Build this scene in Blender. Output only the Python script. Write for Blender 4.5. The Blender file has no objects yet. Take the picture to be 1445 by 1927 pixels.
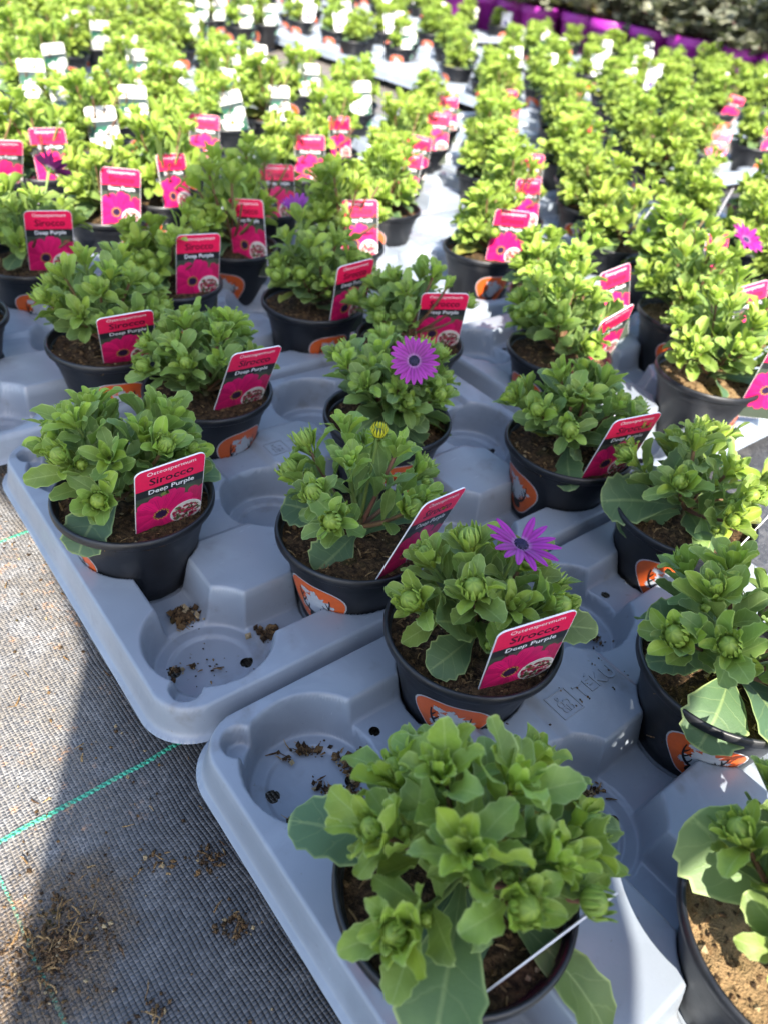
import bpy, math, random
import numpy as np
from mathutils import Vector, Matrix, noise
PI = math.pi
R = math.radians
scene = bpy.context.scene
col = scene.collection

# ------------------------------------------------------------------ camera
CAMZ = 0.489
FPX = 1406.43
fw = Vector((0, 0.78687578, -0.61711142)); up = Vector((-0.13729754, 0.61126729, 0.77942395)); rt = Vector((0.99052985, 0.08472788, 0.10803611))
cd = bpy.data.cameras.new('camera'); cam = bpy.data.objects.new('camera', cd); col.objects.link(cam)
m = Matrix((rt, up, -fw)).transposed().to_4x4(); m.translation = (0, 0, CAMZ); cam.matrix_world = m
cd.sensor_fit = 'VERTICAL'; cd.sensor_height = 9.8; cd.sensor_width = 7.35
cd.lens = FPX / 1927 * 9.8
cd.clip_start = 0.01; cd.clip_end = 400
cd.dof.use_dof = True; cd.dof.focus_distance = 0.53; cd.dof.aperture_fstop = 1.8
scene.camera = cam

# ------------------------------------------------------------------ world, sun, exposure
SUN_EL, SUN_AZ = 43.0, 167.0      # azimuth clockwise from +Y: the sun stands behind the camera, a little to the right
w = bpy.data.worlds.new('World'); scene.world = w; w.use_nodes = True
nt = w.node_tree; sky = nt.nodes.new('ShaderNodeTexSky'); sky.sky_type = 'NISHITA'; sky.sun_disc = False
sky.sun_elevation = R(SUN_EL); sky.sun_rotation = R(SUN_AZ); sky.air_density = 1.0; sky.dust_density = 1.5; sky.ozone_density = 1.0
bg = nt.nodes['Background']; bg.inputs[1].default_value = 0.15
nt.links.new(sky.outputs[0], bg.inputs[0])
sd_ = bpy.data.lights.new('sun', 'SUN'); sd_.energy = 5.0; sd_.angle = R(0.55); sd_.color = (1.0, 0.93, 0.82)
sun = bpy.data.objects.new('sun', sd_); col.objects.link(sun)
sdir = Vector((math.sin(R(SUN_AZ)) * math.cos(R(SUN_EL)), math.cos(R(SUN_AZ)) * math.cos(R(SUN_EL)), math.sin(R(SUN_EL))))
sun.rotation_euler = sdir.to_track_quat('Z', 'Y').to_euler(); sun.location = sdir * 20
scene.view_settings.view_transform = 'Standard'; scene.view_settings.look = 'None'
scene.view_settings.exposure = 1.78; scene.view_settings.gamma = 1
scene.cycles.use_denoising = True
scene.cycles.max_bounces = 8; scene.cycles.transparent_max_bounces = 8

# ------------------------------------------------------------------ helpers
def tag(o, label=None, cat=None, group=None, kind=None):
    if label: o['label'] = label
    if cat: o['category'] = cat
    if group: o['group'] = group
    if kind: o['kind'] = kind
    return o

def empty(name, loc=(0, 0, 0), rz=0):
    o = bpy.data.objects.new(name, None); o.empty_display_size = 0.03; col.objects.link(o)
    o.location = loc; o.rotation_euler = (0, 0, rz); return o

class MB:
    def __init__(s): s.v = []; s.f = []; s.uv = []; s.c = []; s.m = []
    def add(s, verts, faces, uvs=None, cols=None, mat=0):
        b = len(s.v); s.v += verts
        s.uv += uvs if uvs else [(0, 0)] * len(verts)
        s.c += cols if isinstance(cols, list) else [cols or (0, 0, 0)] * len(verts)
        for f in faces: s.f.append([i + b for i in f]); s.m.append(mat)
    def mesh(s, name, mats, smooth=True):
        me = bpy.data.meshes.new(name); me.from_pydata([tuple(v) for v in s.v], [], s.f)
        li = np.zeros(len(me.loops), dtype=np.int32); me.loops.foreach_get('vertex_index', li)
        uvl = me.uv_layers.new(name='UVMap'); uvl.data.foreach_set('uv', np.array(s.uv, dtype=np.float32)[li].ravel())
        ca = me.color_attributes.new('Col', 'FLOAT_COLOR', 'POINT')
        cc = np.ones((len(s.v), 4), dtype=np.float32); cc[:, :3] = np.array(s.c, dtype=np.float32); ca.data.foreach_set('color', cc.ravel())
        for mm in (mats if isinstance(mats, (list, tuple)) else [mats]): me.materials.append(mm)
        me.polygons.foreach_set('material_index', s.m)
        me.polygons.foreach_set('use_smooth', [smooth] * len(me.polygons)); me.update()
        return me
    def build(s, name, mats, parent=None, smooth=True):
        return link(name, s.mesh(name, mats, smooth), parent)

def link(name, me, parent=None):
    o = bpy.data.objects.new(name, me); col.objects.link(o)
    if parent: o.parent = parent
    return o

def lathe(mb, prof, n=48, c=None, mat=0, z0=0, cx=0, cy=0):
    v = []; f = []
    for (r, z) in prof:
        for k in range(n):
            a = 2 * PI * k / n; v.append((cx + r * math.cos(a), cy + r * math.sin(a), z + z0))
    for i in range(len(prof) - 1):
        for k in range(n):
            k2 = (k + 1) % n; f.append([i * n + k, i * n + k2, (i + 1) * n + k2, (i + 1) * n + k])
    mb.add(v, f, None, c, mat)

def tube(mb, pts, radii, n=6, c=(0, 0, 0), mat=0):
    pts = [Vector(p) for p in pts]; v = []; f = []
    for i, p in enumerate(pts):
        t = (pts[min(i + 1, len(pts) - 1)] - pts[max(i - 1, 0)]).normalized()
        a = t.orthogonal().normalized() if i == 0 else (a - t * a.dot(t)).normalized()
        b = t.cross(a); r = radii[i] if isinstance(radii, (list, tuple)) else radii
        for k in range(n):
            q = 2 * PI * k / n; v.append(p + (a * math.cos(q) + b * math.sin(q)) * r)
    for i in range(len(pts) - 1):
        for k in range(n):
            k2 = (k + 1) % n; f.append([i * n + k, i * n + k2, (i + 1) * n + k2, (i + 1) * n + k])
    mb.add(v, f, None, c, mat)

class NT:
    def __init__(s, name):
        s.m = bpy.data.materials.new(name); s.m.use_nodes = True; s.t = s.m.node_tree; s.b = s.t.nodes['Principled BSDF']; s.out = s.t.nodes['Material Output']
    def n(s, typ, **kw):
        x = s.t.nodes.new(typ)
        for k, v in kw.items(): setattr(x, k, v)
        return x
    def put(s, sock, v):
        if isinstance(v, bpy.types.NodeSocket): s.t.links.new(v, sock)
        elif v is not None:
            if sock.type == 'RGBA' and len(v) == 3: v = (*v, 1)
            sock.default_value = v
    def math(s, op, a, b=None, c=None, clamp=False):
        x = s.n('ShaderNodeMath', operation=op, use_clamp=clamp)
        for i, q in enumerate((a, b, c)): s.put(x.inputs[i], q)
        return x.outputs[0]
    def mix(s, f, a, b, mode='MIX'):
        x = s.n('ShaderNodeMix', data_type='RGBA', blend_type=mode)
        s.put(x.inputs[0], f); s.put(x.inputs[6], a); s.put(x.inputs[7], b); return x.outputs[2]
    def mixf(s, f, a, b):
        x = s.n('ShaderNodeMix', data_type='FLOAT'); s.put(x.inputs[0], f); s.put(x.inputs[2], a); s.put(x.inputs[3], b); return x.outputs[0]
    def noise(s, vec, scale, detail=3, rough=.55, dist=0):
        x = s.n('ShaderNodeTexNoise'); s.put(x.inputs['Vector'], vec); x.inputs['Scale'].default_value = scale; x.inputs['Detail'].default_value = detail; x.inputs['Roughness'].default_value = rough; x.inputs['Distortion'].default_value = dist
        return x.outputs['Fac']
    def sstep(s, v, a, b):
        x = s.n('ShaderNodeMapRange', interpolation_type='SMOOTHSTEP'); s.put(x.inputs[0], v); x.inputs[1].default_value = a; x.inputs[2].default_value = b; return x.outputs[0]
    def bump(s, h, strength=.3, dist=.001):
        x = s.n('ShaderNodeBump'); x.inputs['Strength'].default_value = strength; x.inputs['Distance'].default_value = dist; s.put(x.inputs['Height'], h); s.t.links.new(x.outputs[0], s.b.inputs['Normal']); return x
    def set(s, **kw):
        for k, v in kw.items(): s.put(s.b.inputs[k.replace('_', ' ')], v)
    def coord(s, which='Object'): return s.n('ShaderNodeTexCoord').outputs[which]
    def attr(s): return s.n('ShaderNodeVertexColor', layer_name='Col').outputs[0]
    def rnd(s): return s.n('ShaderNodeObjectInfo').outputs['Random']

# ------------------------------------------------------------------ materials
def mat_plastic(name, base, rough, dirt=0.0, dirtcol=(.08, .06, .04), spec=.5):
    t = NT(name); o = t.coord()
    n1 = t.noise(o, 35, 4); n2 = t.noise(o, 600, 2); n3 = t.noise(o, 9, 3)
    c = t.mix(t.sstep(n3, .35, .7), base, tuple(x * 1.18 for x in base))
    if dirt: c = t.mix(t.math('MULTIPLY', t.sstep(n1, .55, .8), dirt), c, dirtcol)
    t.set(Base_Color=c, Roughness=t.mixf(t.sstep(n1, .3, .7), rough, rough + .16), Specular_IOR_Level=spec)
    if dirt:
        n4 = t.noise(o, 130, 5, .75); n5 = t.noise(o, 17, 4, .6, .6)
        c2 = t.mix(t.math('MULTIPLY', t.sstep(n5, .52, .62), .22), c, tuple(min(1, x * 1.35 + .03) for x in base))
        mp = t.n('ShaderNodeMapping'); mp.inputs['Scale'].default_value = (40, 420, 60); mp.inputs['Rotation'].default_value = (0, 0, .6); t.put(mp.inputs[0], o)
        sc = t.math('MULTIPLY', t.sstep(t.noise(mp.outputs[0], 1, 2), .70, .76), t.sstep(n3, .5, .6)); c2 = t.mix(t.math('MULTIPLY', sc, .4), c2, tuple(min(1, x * 1.9 + .05) for x in base))
        c2 = t.mix(t.math('MULTIPLY', t.sstep(n4, .64, .72), dirt), c2, dirtcol); t.put(t.b.inputs['Base Color'], c2)
    t.bump(n2, .12, .0006); return t.m
M = {}
M['tray'] = mat_plastic('tray_plastic', (.196, .224, .262), .31, .55, (.11, .095, .08), .75)
M['pot'] = mat_plastic('pot_plastic', (.0055, .0062, .0085), .36, .25, (.06, .05, .045))
M['purple_pot'] = mat_plastic('purple_pot_plastic', (.26, .012, .25), .45, .3)

def mat_leaf(name, old, young, edge, transl=.28):
    t = NT(name)
    uvn = t.n('ShaderNodeUVMap', uv_map='UVMap'); sp = t.n('ShaderNodeSeparateXYZ'); t.t.links.new(uvn.outputs[0], sp.inputs[0])
    x = t.math('ABSOLUTE', t.math('SUBTRACT', t.math('MULTIPLY', sp.outputs[0], 2), 1)); tt = sp.outputs[1]
    at = t.attr(); sa = t.n('ShaderNodeSeparateColor'); t.t.links.new(at, sa.inputs[0]); age = sa.outputs[0]; rl = sa.outputs[1]
    o = t.coord(); n1 = t.noise(o, 55, 3); n2 = t.noise(o, 900, 2); r = t.rnd()
    c = t.mix(age, old, young)
    c = t.mix(t.sstep(n1, .35, .75), c, tuple(q * .75 for q in young), 'MIX') if False else t.mix(t.math('MULTIPLY', t.sstep(n1, .4, .75), .35), c, tuple(q * .6 for q in old))
    hs = t.n('ShaderNodeHueSaturation'); t.put(hs.inputs['Hue'], t.math('ADD', .488, t.math('ADD', t.math('MULTIPLY', r, .014), t.math('MULTIPLY', rl, .014))))
    t.put(hs.inputs['Value'], t.math('ADD', .92, t.math('ADD', t.math('MULTIPLY', rl, .38), t.math('MULTIPLY', r, .1)))); t.put(hs.inputs['Color'], c); c = hs.outputs[0]
    spot = t.math('MULTIPLY', t.sstep(t.noise(o, 160, 4, .7), .66, .74), .35); c = t.mix(spot, c, (.26, .30, .12))
    c = t.mix(t.math('MULTIPLY', sa.outputs[2], t.math('ADD', .25, t.math('MULTIPLY', t.sstep(n1, .35, .6), .6))), c, (.36, .33, .05))
    # veins: midrib and slanting side veins
    mid = t.math('SUBTRACT', 1, t.sstep(x, .02, .09))
    sv = t.math('SINE', t.math('MULTIPLY', t.math('ADD', t.math('SUBTRACT', tt, t.math('MULTIPLY', x, .16)), t.math('MULTIPLY', t.noise(o, 90, 2), .10)), 40))
    sv = t.math('MULTIPLY', t.sstep(sv, .9, 1.0), .10)
    c = t.mix(t.math('ADD', t.math('MULTIPLY', mid, .28), sv), c, edge)
    em = t.math('MULTIPLY', t.math('MAXIMUM', t.sstep(x, .88, .98), t.sstep(tt, .97, .998)), t.math('ADD', .45, t.math('MULTIPLY', t.sstep(n1, .3, .65), .55)))
    c = t.mix(t.math('MULTIPLY', em, .8), c, edge)
    t.set(Base_Color=c, Roughness=t.mixf(n1, .42, .62), Specular_IOR_Level=.42)
    hgt = t.math('ADD', t.math('MULTIPLY', n2, .5), t.math('MULTIPLY', mid, -.6)); hgt = t.math('ADD', hgt, t.math('MULTIPLY', sv, -3))
    t.bump(t.math('ADD', hgt, t.math('MULTIPLY', n1, 1.2)), .30, .0012)
    tr = t.n('ShaderNodeBsdfTranslucent'); t.put(tr.inputs[0], t.mix(.5, c, (.30, .42, .03)))
    ms = t.n('ShaderNodeMixShader'); ms.inputs[0].default_value = transl
    t.t.links.new(t.b.outputs[0], ms.inputs[1]); t.t.links.new(tr.outputs[0], ms.inputs[2]); t.t.links.new(ms.outputs[0], t.out.inputs[0])
    return t.m
M['leaf'] = mat_leaf('leaf_green', (.058, .112, .062), (.255, .350, .042), (.44, .54, .20), .36)
M['dark_leaf'] = mat_leaf('shrub_leaf', (.10, .105, .075), (.20, .20, .135), (.28, .27, .21), .12)

def mat_attr(name, rough=.5, transl=0, bump=0, spec=.4):
    t = NT(name); a = t.attr(); o = t.coord(); n1 = t.noise(o, 260, 3)
    c = t.mix(t.math('MULTIPLY', n1, .25), a, (0, 0, 0), 'MIX')
    t.set(Base_Color=c, Roughness=rough, Specular_IOR_Level=spec)
    if bump: t.bump(n1, bump, .0006)
    if transl:
        tr = t.n('ShaderNodeBsdfTranslucent'); t.put(tr.inputs[0], c); ms = t.n('ShaderNodeMixShader'); ms.inputs[0].default_value = transl
        t.t.links.new(t.b.outputs[0], ms.inputs[1]); t.t.links.new(tr.outputs[0], ms.inputs[2]); t.t.links.new(ms.outputs[0], t.out.inputs[0])
    return t.m
M['print'] = mat_attr('printed_plastic', .33)
M['stem'] = mat_attr('plant_stem', .55, 0, .2)
M['bud'] = mat_attr('flower_bud', .5, .2, .15)
M['petal'] = mat_attr('flower_petal', .5, .3, .1)
M['cloth'] = mat_attr('cloth', .9, 0, .3, .1)
M['hole'] = mat_attr('black_hole', .9, 0, 0, 0)

def mat_soil():
    t = NT('potting_soil'); o = t.coord('Object'); a = t.attr()
    n1 = t.noise(o, 220, 4, .7); n2 = t.noise(o, 900, 2); n3 = t.noise(o, 40, 2)
    c = t.mix(t.sstep(n1, .35, .7), (.022, .014, .009), (.12, .072, .036)); c = t.mix(t.math('MULTIPLY', t.sstep(n2, .62, .75), .5), c, (.26, .17, .08))
    c = t.mix(t.math('MULTIPLY', t.sstep(n3, .55, .75), .5), c, (.05, .055, .015))
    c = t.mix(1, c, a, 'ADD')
    t.set(Base_Color=c, Roughness=.92, Specular_IOR_Level=.15); t.bump(t.math('ADD', n1, n2), .9, .003); return t.m
M['soil'] = mat_soil()

def mat_ground():
    t = NT('woven_ground_cover'); g = t.n('ShaderNodeNewGeometry'); sp = t.n('ShaderNodeSeparateXYZ'); t.t.links.new(g.outputs['Position'], sp.inputs[0])
    pos = g.outputs['Position']; q = math.sqrt(.5)
    wob = t.math('MULTIPLY', t.math('SUBTRACT', t.noise(pos, 14, 2), .5), .008)
    u = t.math('ADD', t.math('ADD', t.math('MULTIPLY', sp.outputs[0], q), t.math('MULTIPLY', sp.outputs[1], q)), wob)
    v = t.math('ADD', t.math('SUBTRACT', t.math('MULTIPLY', sp.outputs[1], q), t.math('MULTIPLY', sp.outputs[0], q)), wob)
    pu, pv = .0030, .0024
    us, vs = t.math('DIVIDE', u, pu), t.math('DIVIDE', v, pv)
    fu, fv = t.math('FRACT', us), t.math('FRACT', vs); iu, iv = t.math('FLOOR', us), t.math('FLOOR', vs)
    par = t.math('MODULO', t.math('ABSOLUTE', t.math('ADD', iu, iv)), 2)
    def hump(f): 
        d = t.math('SUBTRACT', t.math('MULTIPLY', f, 2), 1); return t.math('SUBTRACT', 1, t.math('MULTIPLY', d, d))
    hu, hv = hump(fu), hump(fv)
    h = t.mixf(par, t.math('MULTIPLY', t.math('POWER', hu, .4), t.math('ADD', .35, t.math('MULTIPLY', hv, .65))), t.math('MULTIPLY', t.math('POWER', hv, .4), t.math('ADD', .35, t.math('MULTIPLY', hu, .65))))
    cmb = t.n('ShaderNodeCombineXYZ'); t.put(cmb.inputs[0], iu); t.put(cmb.inputs[1], iv); wn = t.n('ShaderNodeTexWhiteNoise', noise_dimensions='3D'); t.t.links.new(cmb.outputs[0], wn.inputs[0])
    cell = wn.outputs[0]
    c = t.mix(h, (.006, .006, .007), (.062, .062, .066)); c = t.mix(t.math('MULTIPLY', t.sstep(cell, .55, 1), .45), c, (.13, .13, .135))
    # green marker threads woven every 29 cm both ways
    def line(a, b, off, wd):
        d = t.math('ABSOLUTE', t.math('SUBTRACT', t.math('MODULO', t.math('ADD', a, 30 * .293 + .1465 - off), .293), .1465))
        d = t.math('ADD', d, t.math('MULTIPLY', t.math('SINE', t.math('MULTIPLY', b, 1500)), .0003))
        return t.math('SUBTRACT', 1, t.sstep(d, wd * .7, wd))
    l1 = line(v, u, .3185, .0021); l2 = t.math('MULTIPLY', line(u, v, .0010, .0012), t.sstep(t.noise(pos, 900, 1), .38, .5))
    seg = t.math('ADD', .55, t.math('MULTIPLY', .45, t.math('SINE', t.math('MULTIPLY', t.math('ADD', u, t.math('MULTIPLY', v, .8)), 1500))))
    grn = t.math('MAXIMUM', l1, l2)
    # dust and brown earth lying on it
    big = t.noise(pos, 7, 4, .6); mid = t.noise(pos, 38, 4, .65); fine = t.noise(pos, 420, 3, .7)
    left = t.sstep(t.math('ADD', t.math('MULTIPLY', sp.outputs[0], 1.0), t.math('MULTIPLY', t.math('SUBTRACT', big, .5), .35)), -.10, -.26)
    dust = t.math('MULTIPLY', t.math('ADD', t.math('MULTIPLY', left, .74), t.math('MULTIPLY', t.sstep(mid, .5, .75), .35)), t.sstep(t.math('ADD', fine, t.math('MULTIPLY', t.math('SUBTRACT', .6, h), .30)), .30, .62), clamp=True)
    dc = t.mix(t.sstep(mid, .38, .65), (.27, .24, .20), (.30, .29, .275))
    c = t.mix(t.math('MULTIPLY', grn, .95), c, t.mix(seg, (.01, .10, .06), (.05, .50, .30)))
    c = t.mix(t.math('MULTIPLY', dust, t.math('SUBTRACT', 1, t.math('MULTIPLY', grn, .7))), c, dc)
    rust = t.math('MULTIPLY', t.math('MULTIPLY', t.sstep(t.noise(pos, 60, 4, .7), .57, .68), left), t.sstep(fine, .42, .55))
    c = t.mix(t.math('MULTIPLY', rust, .8), c, (.42, .22, .10))
    # crumbled brown earth near the lower left
    dx = t.math('ADD', sp.outputs[0], .160); dy = t.math('MULTIPLY', t.math('SUBTRACT', sp.outputs[1], .172), .8)
    rr = t.math('SQRT', t.math('ADD', t.math('MULTIPLY', dx, dx), t.math('MULTIPLY', dy, dy)))
    em = t.math('MULTIPLY', t.sstep(t.math('ADD', rr, t.math('MULTIPLY', t.math('SUBTRACT', mid, .5), .07)), .058, .030), t.sstep(fine, .25, .5))
    c = t.mix(t.math('MULTIPLY', em, .8), c, t.mix(t.sstep(fine, .4, .62), (.028, .017, .010), (.13, .085, .042)))
    far = t.sstep(sp.outputs[1], 2.2, 3.0); c = t.mix(t.math('MULTIPLY', far, .75), c, t.mix(mid, (.10, .085, .07), (.24, .20, .165)))
    t.set(Base_Color=c, Roughness=t.mixf(dust, t.mixf(cell, .26, .5), .85), Specular_IOR_Level=t.mixf(dust, .6, .15))
    hh = t.math('ADD', t.math('MULTIPLY', h, t.math('SUBTRACT', 1, t.math('MULTIPLY', dust, .5))), t.math('MULTIPLY', fine, t.math('ADD', .15, t.math('MULTIPLY', em, 1.2)))); hh = t.math('ADD', hh, t.math('MULTIPLY', l1, .5))
    t.bump(hh, .8, .0012); return t.m
M['ground'] = mat_ground()

# ------------------------------------------------------------------ lattice of the bed (metres): u along a tray's long side, v along its short side
PV, PU = 0.12951126, 0.13453438
YB, YA = 0.74165973, 0.74445806
OB = Vector((-0.12058781, 0.38552726)); OA = Vector((0.15282494, 0.10189745))
def rot2(x, y, a): return Vector((x * math.cos(a) - y * math.sin(a), x * math.sin(a) + y * math.cos(a)))
def latB(c, r): return OB + rot2((c - 1) * PU, (r - 1) * PV, YB)
def pix(p):
    d = Vector(p) - Vector((0, 0, CAMZ)); q = d.dot(fw)
    if q < .05: return (9999, 9999)
    return (722.5 + FPX * d.dot(rt) / q, 963.5 - FPX * d.dot(up) / q)
def inframe(p, mx=110, my=110):
    x, y = pix(p); return -mx < x < 1445 + mx and -my < y < 1927 + my
RIM = .096

# ------------------------------------------------------------------ ground
def build_ground():
    mb = MB(); s = 60.0
    mb.add([(-s, -s, -.009), (s, -s, -.009), (s, s, -.009), (-s, s, -.009)], [[0, 1, 2, 3]])
    tag(mb.build('ground', M['ground']), kind='structure')
build_ground()

# ------------------------------------------------------------------ the photographer (their shadow lies over the front trays)
def build_person():
    x0, y0 = .105, -.43
    mb = MB(); n = 40
    def loft(prof, c, cx=0, cy=0):
        v = []; f = []
        for (z, hx, hy, ox, oy) in prof:
            for k in range(n):
                a = 2 * PI * k / n; v.append((x0 + cx + ox + hx * math.cos(a), y0 + cy + oy + hy * math.sin(a), z))
        for i in range(len(prof) - 1):
            for k in range(n): f.append([i * n + k, i * n + (k + 1) % n, (i + 1) * n + (k + 1) % n, (i + 1) * n + k])
        f.append(list(range(n))[::-1]); f.append([(len(prof) - 1) * n + k for k in range(n)]); mb.add(v, f, None, c)
    root = empty('person', (0, 0, 0))
    tag(root, 'person in a loose dark coat standing behind the front tray, elbows out', 'person')
    # body: one surface from the feet through the legs, the coat-covered trunk and neck to the head
    loft([(0, .135, .12, 0, .03), (.06, .135, .09, 0, 0), (.45, .12, .085, 0, 0), (.75, .12, .12, 0, 0), (.95, .19, .13, 0, 0), (1.2, .2, .125, 0, 0), (1.4, .21, .115, 0, 0), (1.47, .14, .08, 0, 0), (1.51, .062, .062, 0, .01), (1.55, .062, .065, 0, .015), (1.6, .085, .10, 0, .03), (1.68, .10, .115, 0, .03), (1.74, .08, .09, 0, .02), (1.77, .03, .04, 0, .02)], (.32, .2, .15))
    mb.build('body', M['cloth'], root); mb = MB()
    loft([(.50, .145, .12, .005, 0), (.645, .178, .125, .038, 0), (.74, .183, .14, .043, 0), (.82, .215, .15, .075, 0), (.97, .295, .155, .07, 0), (1.08, .395, .16, .015, .02), (1.25, .395, .155, 0, .01), (1.38, .36, .14, -.01, 0), (1.46, .25, .11, -.01, 0), (1.50, .10, .08, 0, 0)], (.03, .035, .05))
    mb.build('coat', M['cloth'], root); mb = MB()
    loft([(1.57, .125, .12, 0, .0), (1.66, .128, .125, 0, 0), (1.74, .11, .115, 0, 0), (1.79, .05, .06, 0, 0)], (.03, .02, .015))
    mb.build('hair', M['cloth'], root)
build_person()

# ------------------------------------------------------------------ trays
U1, V1 = 3 * PU, 2 * PV
def sst(a, b, x):
    t = np.clip((x - a) / (b - a), 0, 1); return t * t * (3 - 2 * t)
HOLES = [(-.0265, .0105), (.0265, -.0105)]
def tray_mesh(step):
    EDGE = .0098
    hx, hy, cr = U1 / 2 + .0600, V1 / 2 + .0605, .032
    nx = int(round(2 * (hx + EDGE) / step)); ny = int(round(2 * (hy + EDGE) / step))
    gx = np.linspace(-hx - EDGE, hx + EDGE, nx + 1) + U1 / 2; gy = np.linspace(-hy - EDGE, hy + EDGE, ny + 1) + V1 / 2
    X, Y = np.meshgrid(gx, gy)
    def sdf(X, Y):
        qx = np.abs(X - U1 / 2) - (hx - cr); qy = np.abs(Y - V1 / 2) - (hy - cr)
        return np.hypot(np.maximum(qx, 0), np.maximum(qy, 0)) + np.minimum(np.maximum(qx, qy), 0) - cr
    S = sdf(X, Y)
    e = 1e-5; GX = (sdf(X + e, Y) - S) / e; GY = (sdf(X, Y + e) - S) / e
    sn = np.abs(S - EDGE) < .8 * step
    X = np.where(sn, X - GX * (S - EDGE), X); Y = np.where(sn, Y - GY * (S - EDGE), Y)
    cups = [(c * PU, r * PV) for r in range(3) for c in range(4)]
    hl = [(cx + a, cy + b, .0052) for (cx, cy) in cups for (a, b) in HOLES]
    shelves = [(2, 0, 1), (2, 2, 3)]
    hl += [((a + .5) * PU - .012, r * PV + .004, .0042) for (r, a, b) in shelves]
    for (x, y, r) in hl:
        d = np.hypot(X - x, Y - y); near = (np.abs(d - r) < .62 * step) & (d > 1e-6)
        X = np.where(near, x + (X - x) / np.maximum(d, 1e-6) * r, X); Y = np.where(near, y + (Y - y) / np.maximum(d, 1e-6) * r, Y)
    S = sdf(X, Y); ZP = .046
    Z = np.full_like(X, ZP)
    Z = np.minimum(Z, ZP - (ZP - .021) * sst(-.0008, .0062, S)); Z = np.where(S > .0062, .021 - .0022 * sst(.0074, EDGE, S), Z)
    def chan(Z, ax, ay, bx, by, zc, hw):
        L = math.hypot(bx - ax, by - ay); tx, ty = (bx - ax) / L, (by - ay) / L
        al = (X - ax) * tx + (Y - ay) * ty; pp = np.abs(-(X - ax) * ty + (Y - ay) * tx)
        z = zc + (ZP - zc) * sst(hw, hw + .008, pp)
        return np.where((al > 0) & (al < L), np.minimum(Z, z), Z)
    for c in range(4):
        Z = chan(Z, c * PU, 0, c * PU, PV, .010, .017); Z = chan(Z, c * PU, PV, c * PU, 2 * PV, .0405, .022)
    for (r, a) in ((0, 0), (0, 2), (1, 1)): Z = chan(Z, a * PU, r * PV, (a + 1) * PU, r * PV, .010, .017)
    for (r, a) in ((0, 1), (1, 0), (1, 2), (2, 1)): Z = chan(Z, a * PU, r * PV, (a + 1) * PU, r * PV, .0405, .022)
    for (r, a, b) in shelves: Z = chan(Z, a * PU, r * PV, b * PU, r * PV, .024, .017)
    for (cx, cy) in cups:
        d = np.hypot(X - cx, Y - cy)
        fl = .0042 + .0024 * sst(.0310, .0335, d)
        Z = np.minimum(Z, np.where(d < .0530, fl + (ZP + .0005 - fl) * sst(.0432, .0515, d), 9))
    for (sx, sy) in ((-1, -1), (-1, 1), (1, -1), (1, 1)):
        cx = (0 if sx < 0 else U1) + sx * .0375; cy = (0 if sy < 0 else V1) + sy * .0375
        d = np.hypot(X - cx, Y - cy); Z = np.minimum(Z, np.where(d < .014, .030 + (ZP - .030) * sst(.009, .0125, d), 9))
    v = np.stack([X.ravel(), Y.ravel(), Z.ravel()], 1); sv = S.ravel()
    i = np.arange(ny)[:, None] * (nx + 1) + np.arange(nx)[None, :]
    F = np.stack([i, i + 1, i + nx + 2, i + nx + 1], -1).reshape(-1, 4)
    cen = v[F].mean(1); ok = sdf(cen[:, 0], cen[:, 1]) < EDGE + .1 * step
    for (x, y, r) in hl: ok &= np.hypot(cen[:, 0] - x, cen[:, 1] - y) > r * .96
    F = F[ok]
    eds = np.sort(np.concatenate([F[:, [0, 1]], F[:, [1, 2]], F[:, [2, 3]], F[:, [3, 0]]]), 1); ue, cnt = np.unique(eds[:, 0].astype(np.int64) * len(v) + eds[:, 1], return_counts=True)
    bv = np.unique(np.concatenate([ue[cnt == 1] // len(v), ue[cnt == 1] % len(v)])); bv = bv[np.abs(sv[bv] - EDGE) < 2 * step]
    bx, by = v[bv, 0], v[bv, 1]; b0 = sdf(bx, by); v[bv, 0] -= (sdf(bx + e, by) - b0) / e * (b0 - EDGE); v[bv, 1] -= (sdf(bx, by + e) - b0) / e * (b0 - EDGE); v[bv, 2] = .0188
    me = bpy.data.meshes.new('tray')
    used = np.unique(F); remap = np.full(len(v), -1); remap[used] = np.arange(len(used))
    me.from_pydata(v[used].tolist(), [], remap[F].tolist()); me.materials.append(M['tray'])
    me.polygons.foreach_set('use_smooth', [True] * len(me.polygons)); me.update(); return me

def text_mesh(s, size, extr, offset=0.0, res=3, space=1.0):
    cu = bpy.data.curves.new('lettering', 'FONT'); cu.body = s; cu.size = size; cu.extrude = extr; cu.offset = offset; cu.align_x = 'CENTER'; cu.resolution_u = res; cu.space_character = space
    o = bpy.data.objects.new('lettering', cu); col.objects.link(o)
    bpy.context.view_layer.update()
    dg = bpy.context.evaluated_depsgraph_get(); me = bpy.data.meshes.new_from_object(o.evaluated_get(dg))
    v = [tuple(q.co) for q in me.vertices]; f = [list(p.vertices) for p in me.polygons]
    bpy.data.objects.remove(o); bpy.data.curves.remove(cu); bpy.data.meshes.remove(me); return v, f

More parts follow.
